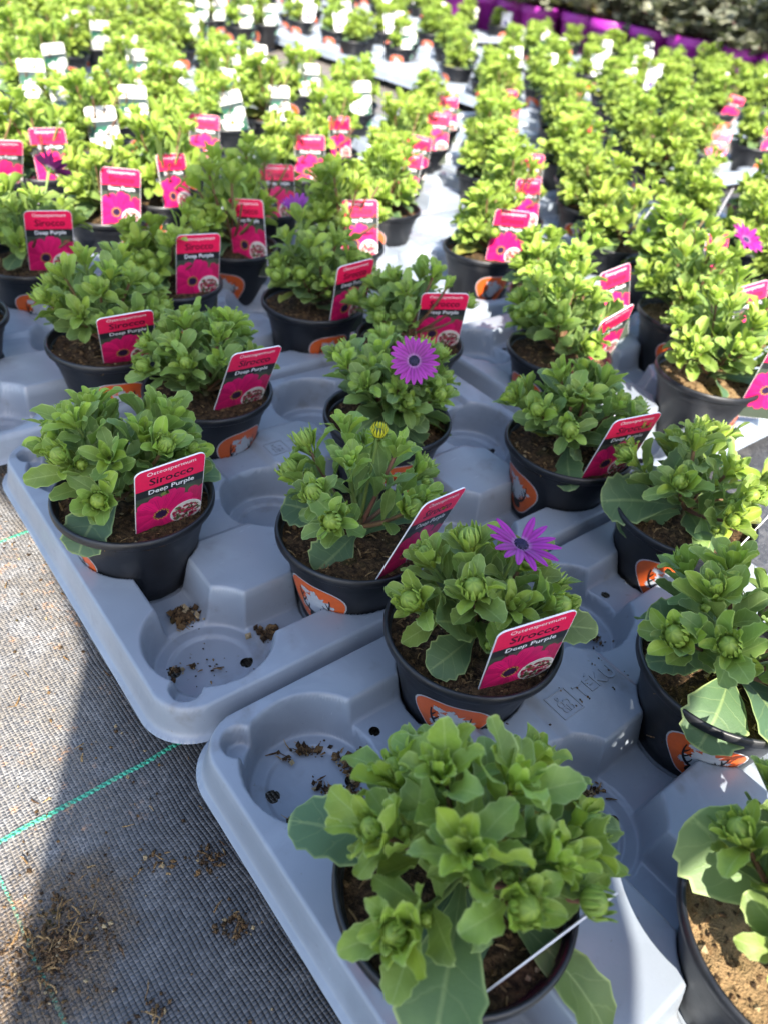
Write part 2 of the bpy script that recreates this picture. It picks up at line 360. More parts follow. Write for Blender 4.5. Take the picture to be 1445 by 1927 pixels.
def mark_mesh():
    mb = MB()
    def bar(x0, y0, x1, y1, w_=.0009):
        d = Vector((x1 - x0, y1 - y0)); n_ = Vector((-d.y, d.x)).normalized() * w_ / 2; e_ = d.normalized() * w_ / 2
        a, b = Vector((x0, y0)) - e_, Vector((x1, y1)) + e_
        q = [a + n_, a - n_, b - n_, b + n_]; v = [(p.x, p.y, -.0004) for p in q] + [(p.x * 1, p.y, .0007) for p in q]
        mb.add(v, [[4, 5, 6, 7], [0, 1, 5, 4], [1, 2, 6, 5], [2, 3, 7, 6], [3, 0, 4, 7]])
    s = .0105
    for k in range(4):
        c = [(-s, -s), (s, -s), (s, s), (-s, s)]; bar(*c[k], *c[(k + 1) % 4])
    def arc(cx, cy, r, a0, a1, k=8):
        p = [(cx + r * math.cos(R(a0 + (a1 - a0) * i / k)), cy + r * math.sin(R(a0 + (a1 - a0) * i / k))) for i in range(k + 1)]
        for i in range(k): bar(*p[i], *p[i + 1])
    arc(-.002, .0055, .0013, 0, 360); arc(-.003, .000, .0026, -60, 240); arc(.0028, .000, .0026, -60, 240); bar(-.0008, .0015, -.0008, -.007); bar(.0008, .0015, .0008, -.007); arc(-.003, -.005, .002, 0, 250); arc(.003, -.005, .002, -70, 180)
    v, f = text_mesh('TEKU', .0165, .0006, .0002, 3, 1.12)
    mb.add([(x + .0375, y - .0045, z) for x, y, z in v], f)
    bar(.0335, .0088, .0355, .0098, .0008)
    return mb.mesh('embossed_mark', M['tray'], False)
TRAY_HI = tray_mesh(.00155); TRAY_LO = tray_mesh(.0027); MARK = mark_mesh()
ORD = ['zeroth', 'first', 'second', 'third', 'fourth', 'fifth', 'sixth', 'seventh', 'eighth', 'ninth', 'tenth', 'eleventh', 'twelfth', 'thirteenth', 'fourteenth', 'fifteenth', 'sixteenth', 'seventeenth', 'eighteenth', 'nineteenth', 'twentieth']
TR = []   # (key, origin, yaw, row, hi)
def add_tray(key, org, yaw, row, c0, r0): TR.append(dict(key=key, o=org, yaw=yaw, row=row, c0=c0, r0=r0))
add_tray('A', OA, YA, 0, None, None)
add_tray('B', OB, YB, 1, 1, 1)
rng = random.Random(4)
def addB(key, c, r, row, jit=.01): add_tray(key, latB(c, r), YB + rng.uniform(-jit, jit), row, c, r)
addB('D', 5.15, 1.17, 1, .004); addB('D2', 9.25, 1.25, 1)
addB('C', .65, 4.1, 2, .004); addB('E', 5.2, 4.38, 2, .004); addB('E2', 9.3, 4.4, 2); addB('C2', -3.42, 4.12, 2)
for i, c in enumerate((-2.24, 1.84, 5.92, 10.0, 14.1)): addB('G%d' % i, c, 7.25 + (.12 if i > 2 else 0), 3)
for k in range(9):
    r0 = 10.32 + 3.09 * k; off = rng.uniform(-.5, .5) if k else .7
    for j in range(-3, 6):
        c0 = 2.1 + off + 4.09 * j
        if c0 < (25 if k == 0 else (9.9 if r0 < 20 else 12.2)): addB('H%d_%d' % (k, j), c0, r0, 4 + k, .012)
    for j in range(4):
        c0 = 15.2 + 4.09 * j + (.3 if k % 2 else 0)
        if k > 0 and not (r0 > 30 and j > 2) and c0 < 26 and (k + j) % 7 != 6: addB('K%d_%d' % (k, j), c0, r0 - .1, 4 + k, .012)
def tray_center(t): p = t['o'] + rot2(U1 / 2, V1 / 2, t['yaw']); return Vector((p.x, p.y, .05))
TR = [t for t in TR if t['key'] in 'AB' or any(inframe((*(t['o'] + rot2(a * U1, b * V1, t['yaw'])), .08), 60, 60) for a in (0, .5, 1) for b in (0, .5, 1))]
rows = sorted(set(t['row'] for t in TR))
for rw in rows:
    ts = [t for t in TR if t['row'] == rw]; ts.sort(key=lambda t: pix(tray_center(t))[0])
    for i, t in enumerate(ts): t['idx'] = i + 1; t['n'] = len(ts)
def tname(t):
    if t['key'] == 'A': return 'the nearest tray'
    if t['key'] == 'B': return 'the tray right behind the nearest'
    if t['n'] == 1: return 'the tray in tray row %s' % ORD[t['row'] + 1]
    return '%s tray from left, %s tray row' % (ORD[t['idx']], ORD[t['row'] + 1])
for t in TR:
    root = empty('plant_tray', (*t['o'], 0.0), t['yaw'])
    root['label'] = {'A': 'blue-grey plastic tray nearest the camera, empty cup at its left corner', 'B': 'blue-grey plastic tray second from front, empty near left corner beside black fabric'}.get(t['key'], 'grey plastic cup tray, ' + tname(t) + ' counted from the front')
    root['category'] = 'plant tray'; root['group'] = 'grey trays laid edge to edge'
    t['root'] = root
    link('tray_shell', TRAY_HI if t['key'] in 'AB' else TRAY_LO, root)
    if t['row'] < 3:
        o = link('embossed_mark', MARK, root); o.location = (.178, .193, .0462)

# ------------------------------------------------------------------ pots
def potR(z): return .0412 + (.0598 - .0412) * (z - .007) / .080
def pot_mesh(n=64):
    mb = MB()
    lathe(mb, [(.0005, .0075), (.036, .0075), (.0395, .0070), (.0412, .0085), (potR(.03), .03), (potR(.06), .06), (.0592, .0835), (.0602, .0868), (.0645, .0876), (.0660, .0892), (.0662, .0925), (.0657, .0950), (.0645, .0960), (.0632, .0956), (.0624, .0940), (.0612, .088), (.0585, .076)], n)
    return mb.mesh('plant_pot', M['pot'])
POT = pot_mesh()
def sticker_mesh():
    mb = MB(); zc = .0455; A_, B_ = .0295, .0275
    def P(x, y, lift):
        z = zc + y; r = potR(z) + .0003 + lift; a = x / .0545; return (r * math.cos(a), r * math.sin(a), z)
    def rad(ph):   # rounded shield, point down
        k = 1 + .10 * math.cos(3 * (ph - PI / 2 - PI)); return k
    def blob(cx, cy, fr, lift, c, n=36, rings=5):
        v = [P(cx, cy, lift)]; f = []
        for j in range(1, rings + 1):
            for i in range(n):
                ph = 2 * PI * i / n; x, y = fr(ph); v.append(P(cx + x * j / rings, cy + y * j / rings, lift))
        for i in range(n):
            i2 = (i + 1) % n; f.append([0, 1 + i, 1 + i2])
            for j in range(rings - 1): f.append([1 + j * n + i, 1 + (j + 1) * n + i, 1 + (j + 1) * n + i2, 1 + j * n + i2])
        mb.add(v, f, None, c)
    blob(0, 0, lambda p: (A_ * rad(p) * math.cos(p), B_ * rad(p) * math.sin(p)), 0, (.42, .43, .46))
    blob(0, 0, lambda p: ((A_ - .0013) * rad(p) * math.cos(p), (B_ - .0013) * rad(p) * math.sin(p)), .00015, (.62, .105, .018))
    rg = random.Random(3)
    def splash(cx, cy, sx, sy, n=40, sp=.35):
        ks = [1 + rg.uniform(-sp, sp) for _ in range(n)]
        blob(cx, cy, lambda p: (sx * ks[int(round(p / (2 * PI) * n)) % n] * math.cos(p), sy * ks[int(round(p / (2 * PI) * n)) % n] * math.sin(p)), .0003, (.42, .45, .50), n, 3)
    splash(.004, .004, .012, .008); splash(-.002, -.006, .010, .008); splash(-.009, .013, .0045, .0035); splash(-.012, -.008, .004, .005); splash(.016, .003, .005, .002); splash(.0, .012, .003, .005)
    def stroke(pts, w0, w1):
        n = len(pts); v = []; f = []
        for i, (x, y) in enumerate(pts):
            x2, y2 = pts[min(i + 1, n - 1)]; x1, y1 = pts[max(i - 1, 0)]; d = Vector((x2 - x1, y2 - y1)).normalized(); w_ = w0 + (w1 - w0) * i / (n - 1)
            v += [P(x - d.y * w_, y + d.x * w_, .00045), P(x + d.y * w_, y - d.x * w_, .00045)]
        for i in range(n - 1): f.append([2 * i, 2 * i + 1, 2 * i + 3, 2 * i + 2])
        mb.add(v, f, None, (.008, .008, .009))
    def bez(a, b, c, n=9): return [((1 - t) ** 2 * a[0] + 2 * t * (1 - t) * b[0] + t * t * c[0], (1 - t) ** 2 * a[1] + 2 * t * (1 - t) * b[1] + t * t * c[1]) for t in [i / (n - 1) for i in range(n)]]
    for s in (-1, 1):
        stroke(bez((s * .002, -.014), (s * .017, -.010), (s * .015, .012)), .0017, .0005)
        stroke(bez((s * .0125, -.004), (s * .010, .000), (s * .0085, .003)), .001, .0003)
        stroke(bez((s * .015, .001), (s * .0125, .004), (s * .0115, .008)), .0009, .0003)
        stroke(bez((s * .008, -.010), (s * .006, -.006), (s * .0065, -.003)), .001, .0003)
    blob(0, -.018, lambda p: (.0075 * math.cos(p), .006 * math.sin(p)), .00045, (.008, .008, .009), 16, 2)
    return mb.mesh('sticker', M['print'])
STICK = sticker_mesh()

def soil_mesh(seed, crumbs=130, fibres=45, dry_sunlit=None):
    rg = random.Random(seed); mb = MB(); n, rings = 30, 11; v = [(0, 0, .090)]; f = []
    for j in range(1, rings + 1):
        r = .0605 * j / rings
        for i in range(n):
            a = 2 * PI * i / n; x, y = r * math.cos(a), r * math.sin(a)
            v.append((x, y, .0885 - .004 * (j / rings) ** 2 + .0042 * noise.noise((x * 90 + seed * 7, y * 90, 0))))
    for i in range(n):
        i2 = (i + 1) % n; f.append([0, 1 + i, 1 + i2])
        for j in range(rings - 1): f.append([1 + j * n + i, 1 + (j + 1) * n + i, 1 + (j + 1) * n + i2, 1 + j * n + i2])
    mb.add(v, f, None, dry_sunlit)
    scatter(mb, rg, crumbs, fibres, lambda: ((lambda a, r: (r * math.cos(a), r * math.sin(a), .0875 - .004 * (r / .06) ** 2))(rg.uniform(0, 2 * PI), .058 * math.sqrt(rg.random()))))
    return mb.mesh('soil', M['soil'], False)
def scatter(mb, rg, crumbs, fibres, pos, smin=.0008, smax=.0028):
    O = [(1, 0, 0), (-1, 0, 0), (0, 1, 0), (0, -1, 0), (0, 0, 1), (0, 0, -1)]; OF = [[0, 2, 4], [2, 1, 4], [1, 3, 4], [3, 0, 4], [2, 0, 5], [1, 2, 5], [3, 1, 5], [0, 3, 5]]
    for _ in range(crumbs):
        x, y, z = pos(); s = smin + (smax - smin) * rg.random() ** 2.2; k = rg.random()
        c = (0, 0, 0) if k < .6 else ((.10, .06, .025) if k < .93 else (.30, .24, .14)); ro = Matrix.Rotation(rg.uniform(0, 6.3), 3, (rg.random(), rg.random(), rg.random() + .01))
        sx, sy, sz = s * rg.uniform(.6, 1.5), s * rg.uniform(.6, 1.3), s * rg.uniform(.5, .9)
        mb.add([tuple(ro @ Vector((a * sx, b * sy, d * sz)) + Vector((x, y, z + s * .4))) for a, b, d in O], OF, None, c)
    for _ in range(fibres):
        x, y, z = pos(); a = rg.uniform(0, 2 * PI); L = rg.uniform(.003, .010); e = rg.uniform(-.1, .35); wd = rg.uniform(.0003, .0008)
        d = Vector((math.cos(a) * math.cos(e), math.sin(a) * math.cos(e), math.sin(e))) * L; n_ = Vector((-math.sin(a), math.cos(a), 0)) * wd
        p = Vector((x, y, z + .0008)); mid = p + d * .5 + Vector((rg.uniform(-1, 1), rg.uniform(-1, 1), .5)) * L * .1
        c = rg.choice([(.16, .10, .045), (.30, .20, .09), (.06, .035, .02)])
        mb.add([tuple(p - n_), tuple(p + n_), tuple(mid + n_), tuple(mid - n_), tuple(p + d + n_ * .4), tuple(p + d - n_ * .4), tuple(mid + Vector((0, 0, wd * 1.5)))], [[0, 1, 2, 3], [3, 2, 4, 5], [3, 6, 2], [0, 6, 3], [1, 2, 6]], None, c)

# ------------------------------------------------------------------ plants
AVOID = None
def leaf(mb, rg, o, d, n_, L, W, bend, cup, age, nl=9, petiole=.22, pw=.62, teeth=True, wave=.0, fold=0):
    """one leaf: o base, d heading, n_ upper side, bend = turn along its length (down is negative)"""
    d = d.normalized(); s = d.cross(n_).normalized(); n_ = s.cross(d).normalized()
    q = Matrix.Rotation(rg.gauss(0, .28), 3, d); s = q @ s; n_ = q @ n_
    p = Vector(o); v = []; uv = []; xs = (-1, -.5, 0, .5, 1); ph = rg.uniform(0, 6.3); rl = rg.random(); tw = rg.uniform(-.5, .5); tm = pw; tp = 0.0
    for i in range(nl + 1):
        t = 1 - (1 - i / nl) ** 1.45
        b = bend * (t - tp) * (.4 + 1.2 * t)
        if i:
            q = Matrix.Rotation(b, 3, s); d = q @ d; n_ = q @ n_
            q = Matrix.Rotation(tw * (t - tp), 3, d); s = q @ s; n_ = q @ n_
            p = p + d * (L * (t - tp))
        tp = t
        if t < tm:
            k_ = min(1, max(0, (t - .04) / (tm - .04))); w_ = W * (petiole + (1 - petiole) * k_ * k_ * (3 - 2 * k_))
        else: w_ = W * max(.04, 1 - ((t - tm) / (1 - tm)) ** 2.2) ** .5
        if teeth and t > tm * .8 and i < nl: w_ *= (1.09 if i % 2 else .94)
        for x in xs:
            zz = cup * w_ * (.5 * x * x + .6 * abs(x) ** 1.2) + wave * math.sin(ph + t * 13 + (1.5 if x > 0 else 0)) * abs(x) ** 2 * min(1, t * 2)
            v.append(p + s * (w_ * x) + n_ * zz); uv.append((x * .5 + .5, t))
    k = len(xs); f = [[i * k + j, i * k + j + 1, (i + 1) * k + j + 1, (i + 1) * k + j] for i in range(nl) for j in range(k - 1)]
    if AVOID:
        for q in v:
            if AVOID(q): return
    mb.add(v, f, uv, (age, rl, 1 if (age < .3 and rg.random() < .035) else 0))

def sph(az, el): return Vector((math.cos(az) * math.cos(el), math.sin(az) * math.cos(el), math.sin(el)))
def bud_mesh(seed, openb=0.0, ns=13):
    rg = random.Random(seed); mb = MB(); n = 12
    prof = [(.0012, -.001), (.0042, .0008), (.0056, .0035), (.0054, .0065), (.0040, .0090), (.0018, .0105), (.0002, .0110)]
    v = []; f = []; c = []
    for i, (r, z) in enumerate(prof):
        for k in range(n):
            a = 2 * PI * k / n; v.append((r * math.cos(a), r * math.sin(a), z)); c.append((.28, .38, .055) if k % 2 else (.19, .28, .04))
    for i in range(len(prof) - 1):
        for k in range(n): f.append([i * n + k, i * n + (k + 1) % n, (i + 1) * n + (k + 1) % n, (i + 1) * n + k])
    mb.add(v, f, None, c)
    for k in range(ns):
        a = 2 * PI * (k + rg.uniform(-.2, .2)) / ns; H = rg.uniform(.0095, .0128); out = rg.uniform(0, .0022) + openb
        er, et = Vector((math.cos(a), math.sin(a), 0)), Vector((-math.sin(a), math.cos(a), 0)); v = []; cc = []
        for (t, r, w_) in ((0, .0036, .0008), (.25, .0060, .0012), (.5, .0066, .0013), (.75, .0056 + out * .5, .0010), (1, .0036 + out * 1.6, .00012)):
            p = er * r + Vector((0, 0, .0005 + H * t)); v += [p - et * w_, p + er * .0006, p + et * w_]; g = .75 + .5 * t
            cc += [(.30 * g, .41 * g, .075 * g), (.16 * g, .26 * g, .035 * g), (.30 * g, .41 * g, .075 * g)]
        mb.add(v, [[3 * i, 3 * i + 1, 3 * i + 4, 3 * i + 3] for i in range(4)] + [[3 * i + 1, 3 * i + 2, 3 * i + 5, 3 * i + 4] for i in range(4)], None, cc)
    return mb.mesh('bud', M['bud'])
BUDS = [bud_mesh(i, (0, .0006, .0012)[i % 3]) for i in range(5)]
def petals_mesh(seed, n=17, L=.0215, W=.0031, cone=.12, skip=(), colr=(.40, .032, .36)):
    rg = random.Random(seed); mb = MB()
    for k in range(n):
        if k in skip: continue
        a = 2 * PI * (k + rg.uniform(-.15, .15)) / n; l = L * rg.uniform(.9, 1.07); e0 = cone + rg.uniform(-.08, .12); nl = 6; v = []; c = []
        er, et = Vector((math.cos(a), math.sin(a), 0)), Vector((-math.sin(a), math.cos(a), 0)); tw = rg.uniform(-.3, .3); br = rg.uniform(.85, 1.2)
        r, z = .0042, .0006 + (k % 2) * .0004; e = e0 + .12
        for i in range(nl + 1):
            t = i / nl; w_ = W * (math.sin(PI * (.18 + .80 * t) ** 1.15) ** .6 if t < 1 else .25)
            nn = Vector((0, 0, 1)) * math.cos(e) - er * math.sin(e)
            for x, h_ in ((-1, .0), (-.5, .00035), (0, -.0001), (.5, .00035), (1, 0)):
                v.append(er * r + Vector((0, 0, z)) + (et * math.cos(tw * t) + nn * math.sin(tw * t)) * (w_ * x) + nn * h_)
                g = br * (.62 if abs(x) in (0, 1) else 1.05) * (.75 + .35 * t); pl_ = max(0, .55 - t * 3.2); c.append(tuple(q * g * (1 - pl_) + pl_ * w3 for q, w3 in zip(colr, (.62, .45, .66))))
            r += math.cos(e) * l / nl; z += math.sin(e) * l / nl; e -= .32 / nl
        mb.add(v, [[i * 5 + j, i * 5 + j + 1, (i + 1) * 5 + j + 1, (i + 1) * 5 + j] for i in range(nl) for j in range(4)], None, c)
    return mb.mesh('petals', M['petal'])
def eye_mesh():
    mb = MB(); rg = random.Random(5)
    lathe(mb, [(.0002, .0034), (.003, .0030), (.0048, .0014), (.0054, -.0012)], 20, (.012, .010, .035))
    for k in range(110):
        r = .0051 * math.sqrt((k + .5) / 110); a = k * 2.39996; z = .0034 - .0026 * (r / .0054) ** 2; s = .00042 + .0002 * (r / .005)
        c = (.045, .04, .13) if r < .0036 else ((.02, .016, .06) if k % 3 else (.12, .08, .22)); p = Vector((r * math.cos(a), r * math.sin(a), z))
        mb.add([tuple(p + Vector(q) * s) for q in ((1, 0, 0), (-.5, .87, 0), (-.5, -.87, 0), (0, 0, 1.7))], [[0, 1, 3], [1, 2, 3], [2, 0, 3]], None, c)
    return mb.mesh('flower_eye', M['petal'])
EYE = eye_mesh()
PET = {'round': petals_mesh(1, 21, .0185, .0031, .14), 'sparse': petals_mesh(2, 15, .0215, .0030, .24, (2, 3)), 'cup': petals_mesh(3, 16, .0210, .0034, .75, (), (.26, .03, .30)), 'magenta': petals_mesh(4, 15, .0240, .0042, .2, (), (.42, .02, .28)), 'dark': petals_mesh(5, 15, .025, .004, .35, (), (.10, .008, .09))}

LW, LH, LB = .056, .080, -.025
def keep_clear(mi, depth=0):
    def f(q):
        a = mi @ q; return -.040 - depth < a.y < .0035 and abs(a.x) < LW / 2 + .004 and -.02 < a.z < LH + .006
    return f
def bare_soil(q): return q.z < .112 and q.x ** 2 + q.y ** 2 > .034 ** 2 and 172 < math.degrees(math.atan2(q.y, q.x)) % 360 < 232
def make_plant(seed, heads=10, rad=.078, lift=1.0, base=13, detail=9, big=1.0, extra=(), young=.5, avoid=None, inner=.62, ts=.34, nlv=(8, 10), nbr=(9, 12), el=(.42, .85), wave=.0012, openness=.0, off=(0, 0)):
    young = min(1, young + .14)
    """foliage mesh + stem mesh + bud placements; origin at the pot's axis on the ground"""
    global AVOID
    AVOID = avoid
    rg = random.Random(seed); fo = MB(); stm = MB(); buds = []; ctr = Vector((rg.uniform(-.004, .004) + off[0], rg.uniform(-.004, .004) + off[1], .086))
    a0 = rg.uniform(0, 6.3)
    tube(stm, [ctr - Vector((0, 0, .004)), ctr + Vector((0, 0, .022))], [.004, .0035], 7, (.10, .09, .04))
    for k in range(heads):
        inn = k >= heads * inner
        if inn: az = a0 + 2 * PI * (k * .381) + rg.uniform(-.3, .3); el_ = rg.uniform(1.0, 1.45); L = rad * rg.uniform(.82, 1.08) * lift
        else: az = a0 + 2 * PI * k / (heads * inner) + rg.uniform(-.25, .25); el_ = rg.uniform(*el); L = rad * rg.uniform(.80, 1.08)
        p = ctr + Vector((0, 0, .006 + .010 * rg.random())); d = sph(az, el_ - .15); pts = [p.copy()]; ns = 7
        ax = Vector((-math.sin(az), math.cos(az), 0))
        for i in range(ns):
            d = (d + Vector((0, 0, .06)) + Vector((rg.uniform(-1, 1), rg.uniform(-1, 1), 0)) * .04).normalized(); p = p + d * L / ns; pts.append(p.copy())
        red = rg.random(); tube(stm, pts, [.0021 - .0007 * i / ns for i in range(ns + 1)], 6, (.17, .075 + .05 * red, .05) if red < .65 else (.13, .19, .05))
        tip = pts[-1]; la = rg.uniform(0, 6.3)
        s1 = d.orthogonal().normalized(); s2 = d.cross(s1)
        # leaves along the stem
        nl_ = rg.randint(*nlv)
        for i in range(nl_):
            t = ts + (.96 - ts) * i / nl_; q = pts[int(t * ns)].lerp(pts[min(ns, int(t * ns) + 1)], t * ns % 1); la += 2.4 + rg.uniform(-.3, .3)
            side = s1 * math.cos(la) + s2 * math.sin(la); dirn = (d * rg.uniform(.9, 2.1) + side).normalized()
            LL = (.043 - .013 * t) * rg.uniform(.75, 1.15) * big
            leaf(fo, rg, q, dirn, d - dirn * d.dot(dirn) + Vector((0, 0, .3)), LL, LL * rg.uniform(.165, .23), rg.uniform(-.95, .25), rg.uniform(.1, .6), min(1, max(0, .1 + young * t * rg.uniform(.7, 1.3))), detail, .20, .66, True, wave)
        # rosette of small bracts round the bud
        nb = rg.randint(*nbr)
        for i in range(nb):
            la += 2.39996; t = i / nb; side = s1 * math.cos(la) + s2 * math.sin(la)
            dirn = (d * (2.2 - 1.1 * t + openness * -.4) + side * (.5 + .35 * t)).normalized(); LL = (.0120 + .0125 * t) * rg.uniform(.85, 1.2) * big
            leaf(fo, rg, tip - d * (.0015 + .007 * t) + side * .0022, dirn, -side + d * .6, LL, LL * rg.uniform(.17, .25), rg.uniform(-.75, .45) - .35 * t, rg.uniform(.2, .8), min(1, young + .3 + rg.uniform(-.25, .25)), max(5, detail - 3), .34, .62, False, wave * .7)
        buds.append((tip + d * .0015, d, rg.uniform(.9, 1.3)))
        if rg.random() < .75:
            sd = s1 * math.cos(la + 1) + s2 * math.sin(la + 1); buds.append((tip - d * .007 + sd * .010, (d + sd * .7).normalized(), rg.uniform(.5, .72)))
    for k in range(base):
        az = a0 + 2.4 * k + rg.uniform(-.3, .3); elb = rg.uniform(.15, .8); LL = rg.uniform(.048, .070) * big
        dirn = sph(az, elb); leaf(fo, rg, ctr + Vector((0, 0, rg.uniform(.0, .016))) + sph(az, 0) * .004, dirn, Vector((0, 0, 1)), LL, LL * rg.uniform(.20, .27), rg.uniform(-1.2, -.2), rg.uniform(.05, .35), rg.uniform(0, .22), detail + 1, .16, .68, True, wave * 1.2)
    if big == 1.14: AVOID = None
    if AVOID and extra: AVOID = (lambda q, f=avoid: (not bare_soil(q)) and f(q))
    for (az, ele, LL, W, bend, age, z) in extra:
        leaf(fo, rg, ctr + Vector((0, 0, z)) + sph(R(az), 0) * .006, sph(R(az), R(ele)), Vector((0, 0, 1)), LL, W, bend, .12, age, 14, .14, .70, True, wave)
    if AVOID: buds = [b for b in buds if not (AVOID(b[0]) or AVOID(b[0] + b[1] * .008))]
    AVOID = None
    return fo.mesh('foliage', M['leaf']), stm.mesh('stem', M['stem']), buds

def add_flower(root, kind, pos, face, origin, label=None):
    """a daisy on its own stalk; pos is world, origin the root's world place"""
    p = Vector(pos) - origin; f = Vector(face).normalized()
    fl = MB(); b = Vector((p.x * .25, p.y * .25, .095)); c = p - f * .003
    tube(fl, [b, b.lerp(c, .4) + Vector((0, 0, .006)), b.lerp(c, .8) + Vector((0, 0, .002)), c], [.0018, .0016, .0015, .0022], 6, (.15, .22, .05))
    for k in range(10):
        a = 2 * PI * k / 10; s1 = f.orthogonal().normalized(); s2 = f.cross(s1); sd = s1 * math.cos(a) + s2 * math.sin(a); t1 = f.cross(sd)
        q = c; fl.add([q + sd * .001 - t1 * .001, q + sd * .001 + t1 * .001, q + sd * .0055 + f * .002 + t1 * .0012, q + sd * .0055 + f * .002 - t1 * .0012, q + sd * .011 + f * .0035], [[0, 1, 2, 3], [3, 2, 4]], None, (.14, .22, .05))
    o = fl.build('flower', M['stem'], root)
    mt = f.to_track_quat('Z', 'Y').to_matrix().to_4x4(); mt.translation = p
    for nm, me in (('petals', PET[kind]), ('flower_eye', EYE)):
        q = link(nm, me, o); q.matrix_local = mt
    if label: o['label'] = label
    return o

def add_pot(root, stick_az=None, soil=None):
    po = link('plant_pot', POT, root); po.rotation_euler = (0, 0, 0)
    if stick_az is not None:
        s = link('sticker', STICK, po); s.rotation_euler = (0, 0, stick_az)
    if soil: link('soil', soil, root).rotation_euler = (0, 0, (stick_az or 0) * 1.7)

def place_buds(root, buds, n=99):
    for i, (p, d, s) in enumerate(buds[:n]):
        b = link('bud', BUDS[i % len(BUDS)], root); b.matrix_local = Matrix.LocRotScale(p, d.to_track_quat('Z', 'Y'), Vector((s, s, s)))

CUP = {(1, 2): 'front left', (1, 4): 'front right', (2, 1): 'middle left', (2, 3): 'middle right', (3, 2): 'back left', (3, 4): 'back right'}
# hand-set plants: (tray, r, c): label, parameters, sticker azimuth
HERO = {
 ('A', 2, 1): ('large-leaved plant nearest the camera, reddish stems and open centre, edge-on label', dict(seed=11, heads=12, rad=.074, base=11, big=1.14, young=.60, wave=.0024, off=(.003, .002), openness=.2, detail=12, inner=.66, ts=.38, nlv=(8, 10), nbr=(9, 12), el=(.40, .85), extra=[(172, 18, .092, .0185, -.55, .08, .012), (-30, 6, .104, .0140, -1.0, .3, .006), (-98, 25, .088, .0200, -1.25, .2, .012), (128, 40, .066, .019, -.3, .12, .012), (-120, 8, .062, .017, -1.0, .1, .006), (-70, 5, .055, .016, -.8, .05, .006), (20, 30, .08, .018, -.6, .3, .02)]), -125),
 ('A', 3, 2): ('dense green plant with one half-open purple flower, logo sticker below its rim', dict(seed=22, heads=11, rad=.066, base=15, big=1.05, young=.45, detail=11, nlv=(8, 10), nbr=(9, 12), extra=[(-100, 10, .052, .016, -1.0, .1, .01), (-118, 18, .052, .015, -.9, .1, .01), (-12, 22, .075, .013, -.4, .3, .02), (95, 40, .06, .017, -.2, .1, .015)]), -101),
 ('A', 3, 4): ('plant with one very broad pale leaf over its rim, right of purple flower', dict(seed=33, heads=10, rad=.072, base=11, big=1.05, young=.42, detail=11, extra=[(185, 10, .074, .027, -.5, .12, .012), (200, -2, .06, .02, -.6, .1, .008)]), -106),
 ('A', 2, 3): ('plant with a broad drooping leaf, orange sticker on black pot at right edge', dict(seed=44, heads=10, rad=.076, base=10, big=1.12, young=.40, detail=11, extra=[(-110, 10, .072, .022, -1.1, .1, .012), (172, 32, .066, .021, -.5, .08, .014), (190, 12, .058, .014, -.4, .06, .01)]), -106),
 ('A', 1, 2): ('sunlit plant in bottom right corner, tan soil lit by the sun', dict(seed=55, heads=10, rad=.066, lift=1.1, base=6, big=1.1, young=.5, detail=11, extra=[(160, 34, .074, .026, -.35, .25, .014)]), -60),
 ('B', 2, 1): ('bushy plant with round leaves beside bare fabric, upright pink label in front', dict(seed=66, heads=16, rad=.073, lift=1.1, base=12, big=1.08, young=.38, detail=10, extra=[(-112, 12, .066, .021, -1.2, .05, .01), (-88, 8, .062, .021, -1.2, .05, .01), (8, 28, .085, .017, -.5, .05, .014)]), -142),
 ('B', 1, 2): ('open airy plant with a small yellow opening bud on tall stems', dict(seed=77, heads=11, rad=.078, lift=1.06, base=11, big=.95, young=.42, detail=11, inner=.72, ts=.40, nlv=(7, 8), nbr=(9, 12), el=(.45, .9), extra=[(-78, 5, .058, .019, -1.1, .05, .01), (-110, 4, .05, .02, -.8, .05, .008), (175, 15, .06, .019, -.4, .05, .012)]), -119),
 ('B', 1, 4): ('compact plant behind the purple flower, steeply leaning pink label at its right', dict(seed=88, heads=16, rad=.071, base=13, big=1.0, young=.33, detail=9), -152),
 ('B', 3, 2): ('rounded plant with large slanting pink label on its right side', dict(seed=99, heads=20, rad=.073, lift=1.1, base=12, big=.92, young=.36, detail=8), -35),
 ('B', 2, 3): ('plant with a full round purple flower facing the camera', dict(seed=110, heads=17, rad=.073, base=13, big=.98, young=.33, detail=9), -60),
 ('B', 3, 4): ('plant behind the round purple flower, partly hidden pink label', dict(seed=121, heads=18, rad=.074, lift=1.1, base=12, big=.95, young=.33, detail=8), -75),
 ('C', 1, 2): ('plant with tilted pink label left of centre, brown soil at its left', dict(seed=132, heads=20, rad=.078, lift=1.15, base=12, big=.98, young=.42, detail=8), -60),
 ('C', 1, 4): ('plant with upturned pale violet flower, label at its right', dict(seed=143, heads=19, rad=.073, lift=1.25, base=12, big=.95, young=.36, detail=8), -52),
 ('C', 2, 1): ('dark pot cut by the left edge of the photo', dict(seed=154, heads=12, rad=.07, base=12, young=.35, detail=7), -60),
 ('C', 3, 2): ('shaded plant at left edge with dark purple flower behind upright pink label', dict(seed=165, heads=19, rad=.074, lift=1.2, base=12, young=.36, detail=7), -62),
 ('D', 2, 1): ('plant half in sun, leaning pink label at its right, bare soil at left', dict(seed=176, heads=20, rad=.076, lift=1.15, base=12, young=.42, detail=8), -140),
 ('D', 1, 2): ('bright sunlit plant at right edge, sunlit tan soil and grey-lit pot', dict(seed=187, heads=21, rad=.082, lift=1.3, base=13, young=.6, detail=8), -20),
 ('D', 2, 3): ('sunlit plant at right edge carrying one magenta flower', dict(seed=198, heads=21, rad=.08, lift=1.3, base=12, young=.6, detail=7), -100),
}
STK = {('E', 2, 1): -90, ('C', 3, 4): -90}
PROTO = []
